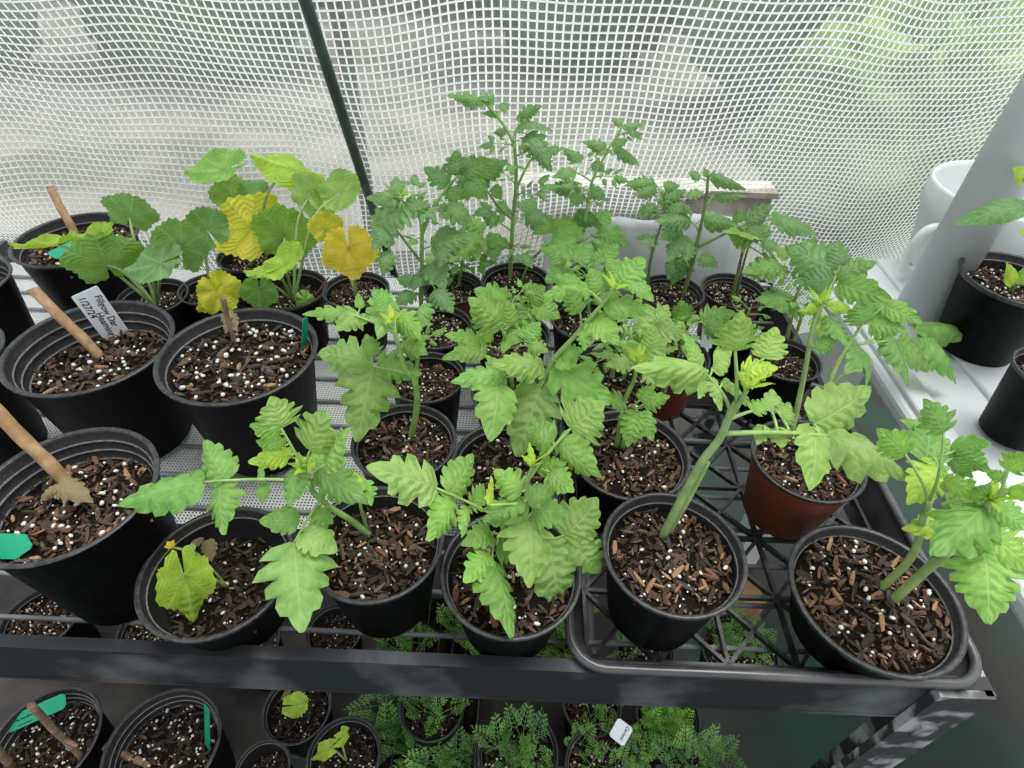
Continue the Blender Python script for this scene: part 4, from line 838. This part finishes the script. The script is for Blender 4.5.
# ------------------------------------------------------------------ bench plants
k1 = pot('potted_pepper', 1020, 278, 128, 'front', 'black pot with a young pepper on the white bench', z0=TZ+.009, h=.13, soil=.8, cat='potted plant'); p = plant(k1, 'b')
s1 = p.stem((1040, 290), [(1036, 230), (1034, 180)], 0, .0035, .002)
p.blade(1028, 206, 951, 226, 30, -.04, .6, .7, 'c', me=LP, from_=s1[8]); p.blade(1012, 285, 1006, 262, 14, -.05, .4, .8, 'l', me=LP); p.blade(1022, 284, 1030, 262, 16, -.05, .4, .8, 'a', me=LP); p.blade(1024, 180, 1012, 168, 20, .03, .5, .7, 'l', me=LP, from_=s1[-1]); p.blade(1030, 236, 1018, 230, 12, -.04, .5, .7, 'l', me=LP, from_=s1[8]); p.done()
k2 = pot('potted_soil', 1060, 372, 100, 'black', 'black pot cut by the photo edge on the white bench nearer than the pepper', z0=TZ+.009, cat='plant pot')

# ------------------------------------------------------------------ lower shelf
LZ = -.40
GL = 'pots on the lower shelf'
def low(px, py, w, h, label, name='potted_soil', cat='plant pot', **k): return pot(name, px, py, w, 'black', label, h=h, z0=LZ+.001, group=GL, **k)
L1, l1z, _ = pot('potted_soil', 44, 740, 120, 'big', 'lower shelf pot with a flat green tag under a forked twig', h=.15, z0=LZ+.001, soil=.8, perl=2, chips=2, cat='plant pot', group=GL)
L2, l2z, _ = pot('potted_soil', 162, 746, 122, 'big', 'lower shelf pot with an upright green tag and a pale cut twig', h=.15, z0=LZ+.001, soil=.8, perl=2, chips=2, cat='plant pot', group=GL)
plate('plant_tag', at_z(7, 726, l1z+.02), at_z(66, 700, l1z+.03), nrm(at_z(36, 712, l1z)), .021, GREENTAG, 'green plant tag lying flat under the forked twig on the lower shelf', ((9, .010, -.001, .006, 0), (7, .014, -.008, .005, 0)), .2)
q = at_z(208, 748, l2z); plate('plant_tag', q, at_y(207, 706, q.y+.02), RGT*-.55-FWD*.8, .015, GREENTAG, 'green plant tag standing upright at the rim of a lower shelf pot', (), .3)
cane('twig', l1z, (84, 760), (32, 706), .0042, 'forked dry twig leaning over the flat green tag', TWIG, 0, ((.45, .9, -.5, .02), (.3, -.4, .3, .006)))
cane('twig', l2z, (150, 766), (105, 747), .005, 'pale cut twig in the lower shelf pot with the upright green tag', TWIG, .02, ((.8, -.1, -.9, .012),))
cane('twig', l1z, (12, 768), (-8, 742), .005, 'stub of dry twig at the edge of the flat green tag pot', TWIG)
def seedling(t, bx, by, leaves, col='l'):
    s = Plant(t[0], t[1], col)
    for q in leaves: s.blade(*q, .0, .5, .8, col, me=random.choice(SQ), r=.0012)
c1 = low(297, 708, 70, .11, 'lower shelf pot with one lime cucumber leaf and a brown scrap', 'potted_cucumber', 'potted plant', soil=.8, chips=2, perl=1); seedling(c1, 0, 0, [(288, 706, 313, 704, 24)])
c2 = low(344, 756, 76, .11, 'lower shelf pot with a two leaved lime cucumber seedling', 'potted_cucumber', 'potted plant', soil=.8, chips=2, perl=1); seedling(c2, 0, 0, [(334, 744, 318, 758, 18), (338, 740, 354, 730, 18)])
dry_leaf(c1[0], 290, 690, 281, 700, 7, c1[1]+.012)
low(262, 770, 58, .11, 'empty looking lower shelf pot with a white sliver of tag', soil=.7, chips=2, perl=1)
low(334, 630, 58, .10, 'small lower shelf pot with a withered sprout glimpsed below the rail gap', soil=.8, chips=2, perl=1)
low(40, 618, 84, .12, 'lower shelf perlite pot seen through the bars under the largest pot', soil=.9, perl=2); low(152, 628, 72, .12, 'lower shelf perlite pot seen through the bars below the deep cucumber pot', soil=.9, perl=2); low(250, 640, 62, .12, 'lower shelf pot shaded below the deep cucumber pot', soil=.85)
# feathery carrots
def frond_mesh(seed):
    rnd = random.Random(seed); b = MB()
    def blade(p, d, l, w, n):
        s_ = d.cross(n).normalized()*w; m_ = p+d*l*.5+n*l*.06
        b.add([p-s_*.4, p+s_*.4, m_+s_, p+d*l, m_-s_], [(0, 1, 2, 3, 4)])
    n = Vector((0, 0, 1)); K = 5
    for i in range(K):
        f = .34+.6*i/K; p = Vector((0, f, .25*f*(1.15-f)))
        for sg in (-1, 1):
            d = Vector((sg*.85, .55, .1+rnd.uniform(-.1, .15))).normalized(); l = .40*(1-.72*(i/K))*rnd.uniform(.85, 1.15)
            for k in range(1, 4):
                q = p+d*l*(k/3.6)
                for s2 in (-1, 1):
                    e = (d*.8+Vector((-d.y, d.x, rnd.uniform(-.3, .4)))*s2*.8).normalized(); blade(q, e, l*.36*(1.2-.2*k), .017, n)
            blade(p, d, l*1.15, .015, n)
    blade(Vector((0, .95, .2)), Vector((0, 1, 0)), .12, .012, n)
    b.tube([Vector((0, f, .25*f*(1.15-f))) for f in (0, .25, .5, .75, 1)], [.011, .011, .009, .008, .005], 4)
    return b.mesh('frond', [FERN])
FR = [frond_mesh(i) for i in range(4)]
def carrots(root, z, spots, L=.055, n=5, cols=((.11, .28, .07), (.17, .37, .08))):
    O = Vector(root.location)
    for px, py in spots:
        B = at_z(px, py, z); b = MB(); b.tube([B-UP*.004-O, B+UP*.008-O], [.0012, .0009], 5)
        so_ = link('seedling', b.mesh('seedling', [FERN]), root, color=(.3, .38, .15))
        a0 = random.random()*6
        for k in range(n):
            a = a0+k*2.4+random.uniform(-.3, .3); e = random.uniform(.35, 1.1); l = L*random.uniform(.7, 1.2)
            d = Vector((cos(a)*cos(e), sin(a)*cos(e), sin(e))); nn = (UP+jv(.25))
            link('frond', random.choice(FR), so_, mtx=Matrix.Translation(-O) @ frame(B+UP*.006, B+d*l, nn, l*.8), color=jit(random.choice(cols), .15))
k = low(518, 752, 82, .11, 'lower shelf pot of carrot seedlings with spreading feathery leaves', 'potted_carrot', 'potted plant', soil=.85, chips=2, perl=1); carrots(*k[:2], [(500, 750), (522, 742), (535, 755), (512, 765)])
k = low(606, 768, 84, .11, 'lower shelf pot of sparse carrot seedlings with the white tag', 'potted_carrot', 'potted plant', soil=.85); carrots(*k[:2], [(640, 752), (590, 766), (615, 768), (632, 762), (580, 745)], .045, 4)
q = at_z(614, 748, k[1]); plate('plant_tag', at_z(626, 723, k[1]+.05), at_z(616, 741, k[1]+.035), nrm(q), .024, WHITETAG, 'white tag reading Carrots on the lower shelf', (('Carrots', .0015, .003, .0066, 0),), .12)
k = low(668, 716, 66, .11, 'lower shelf pot crowded with bright carrot tops under the lattice tray', 'potted_carrot', 'potted plant', soil=.9); carrots(*k[:2], [(655, 722), (668, 718), (676, 728), (648, 732), (662, 735)], .05, 6, ((.20, .45, .06), (.16, .37, .06)))
k = low(592, 704, 60, .11, 'lower shelf pot of carrots just below the tray corner', 'potted_carrot', 'potted plant', soil=.85); carrots(*k[:2], [(590, 718), (606, 712)], .045)
k = low(694, 782, 66, .11, 'lower shelf pot of carrots nearest the bare end of the board', 'potted_carrot', 'potted plant', soil=.85); carrots(*k[:2], [(680, 760), (700, 756), (715, 762), (690, 770)], .055)
k = low(432, 706, 66, .11, 'lower shelf pot of carrots hidden just under the front rail', 'potted_carrot', 'potted plant', soil=.85, chips=2, perl=1); carrots(*k[:2], [(425, 712), (440, 716)], .05)
def cell_tray(x0, x1, y0, y1, label):
    o = thing('cell_tray', ((x0+x1)/2, (y0+y1)/2, LZ+.001), label, 'seed tray'); w, d, h = (x1-x0)/2, (y1-y0)/2, .055; b = MB()
    for sx in (-1, 1): b.box((sx*(w-.0015), 0, h/2), (.0015, d, h/2))
    for sy in (-1, 1): b.box((0, sy*(d-.0015), h/2), (w, .0015, h/2))
    b.box((0, 0, .002), (w, d, .002)); n = max(2, int(w*2/.022))
    for k in range(1, n): b.box((-w+2*w*k/n, 0, h*.45), (.0013, d, h*.45))
    link('tray_body', b.mesh('tray_body', [TRAYM], False), o); b = MB(); b.box((0, 0, .02), (w-.004, d-.004, .014)); link('soil', b.mesh('soil', [SOIL], False), o); return o
a0, a1 = at_z(415, 680, LZ+.05), at_z(470, 768, LZ+.05)
ct = cell_tray(at_z(380, 730, LZ+.05).x, at_z(478, 730, LZ+.05).x, at_z(430, 780, LZ+.05).y, at_z(430, 690, LZ+.05).y, 'black cell tray of feathery carrots between the cucumber and carrot pots'); carrots(ct, LZ+.036, [(398, 712), (412, 728), (408, 748), (455, 752), (460, 765), (425, 740), (392, 740), (440, 768), (385, 706), (418, 762)], .06, 6)
ct = cell_tray(at_z(386, 630, LZ+.05).x, at_z(590, 630, LZ+.05).x, at_z(480, 664, LZ+.05).y, at_z(480, 600, LZ+.05).y, 'black cell tray of carrots seen under the shelf between the near pots'); carrots(ct, LZ+.036, [(455, 634), (470, 640), (485, 646), (500, 640), (545, 640), (560, 648), (535, 652), (575, 640), (468, 626), (420, 645), (395, 650), (572, 600), (580, 615), (552, 632), (490, 655)], .055, 6, ((.15, .35, .06), (.20, .43, .08)))
k = low(740, 650, 80, .10, 'lower shelf pot of carrots seen through the lattice of the tray', 'potted_carrot', 'potted plant', soil=.85); carrots(*k[:2], [(715, 640), (735, 628), (755, 645), (745, 655), (725, 655)], .05)
k = low(645, 648, 60, .10, 'lower shelf pot of carrots seen through the tray corner lattice', 'potted_carrot', 'potted plant', soil=.85); carrots(*k[:2], [(620, 600), (640, 640), (625, 655)], .045)
bl = at_z(735, 595, LZ+.06); b = MB(); b.box((0, 0, 0), (.05, .03, .03), 0, Matrix.Rotation(.35, 3, 'Z')); o = link('wood_block', b.mesh('wood_block', [BLOCKM], False), loc=(bl.x, bl.y, LZ+.031)); bevel(o, .003, 2); tag(o, 'brown wooden block lying on the lower shelf under the lattice tray', 'block')
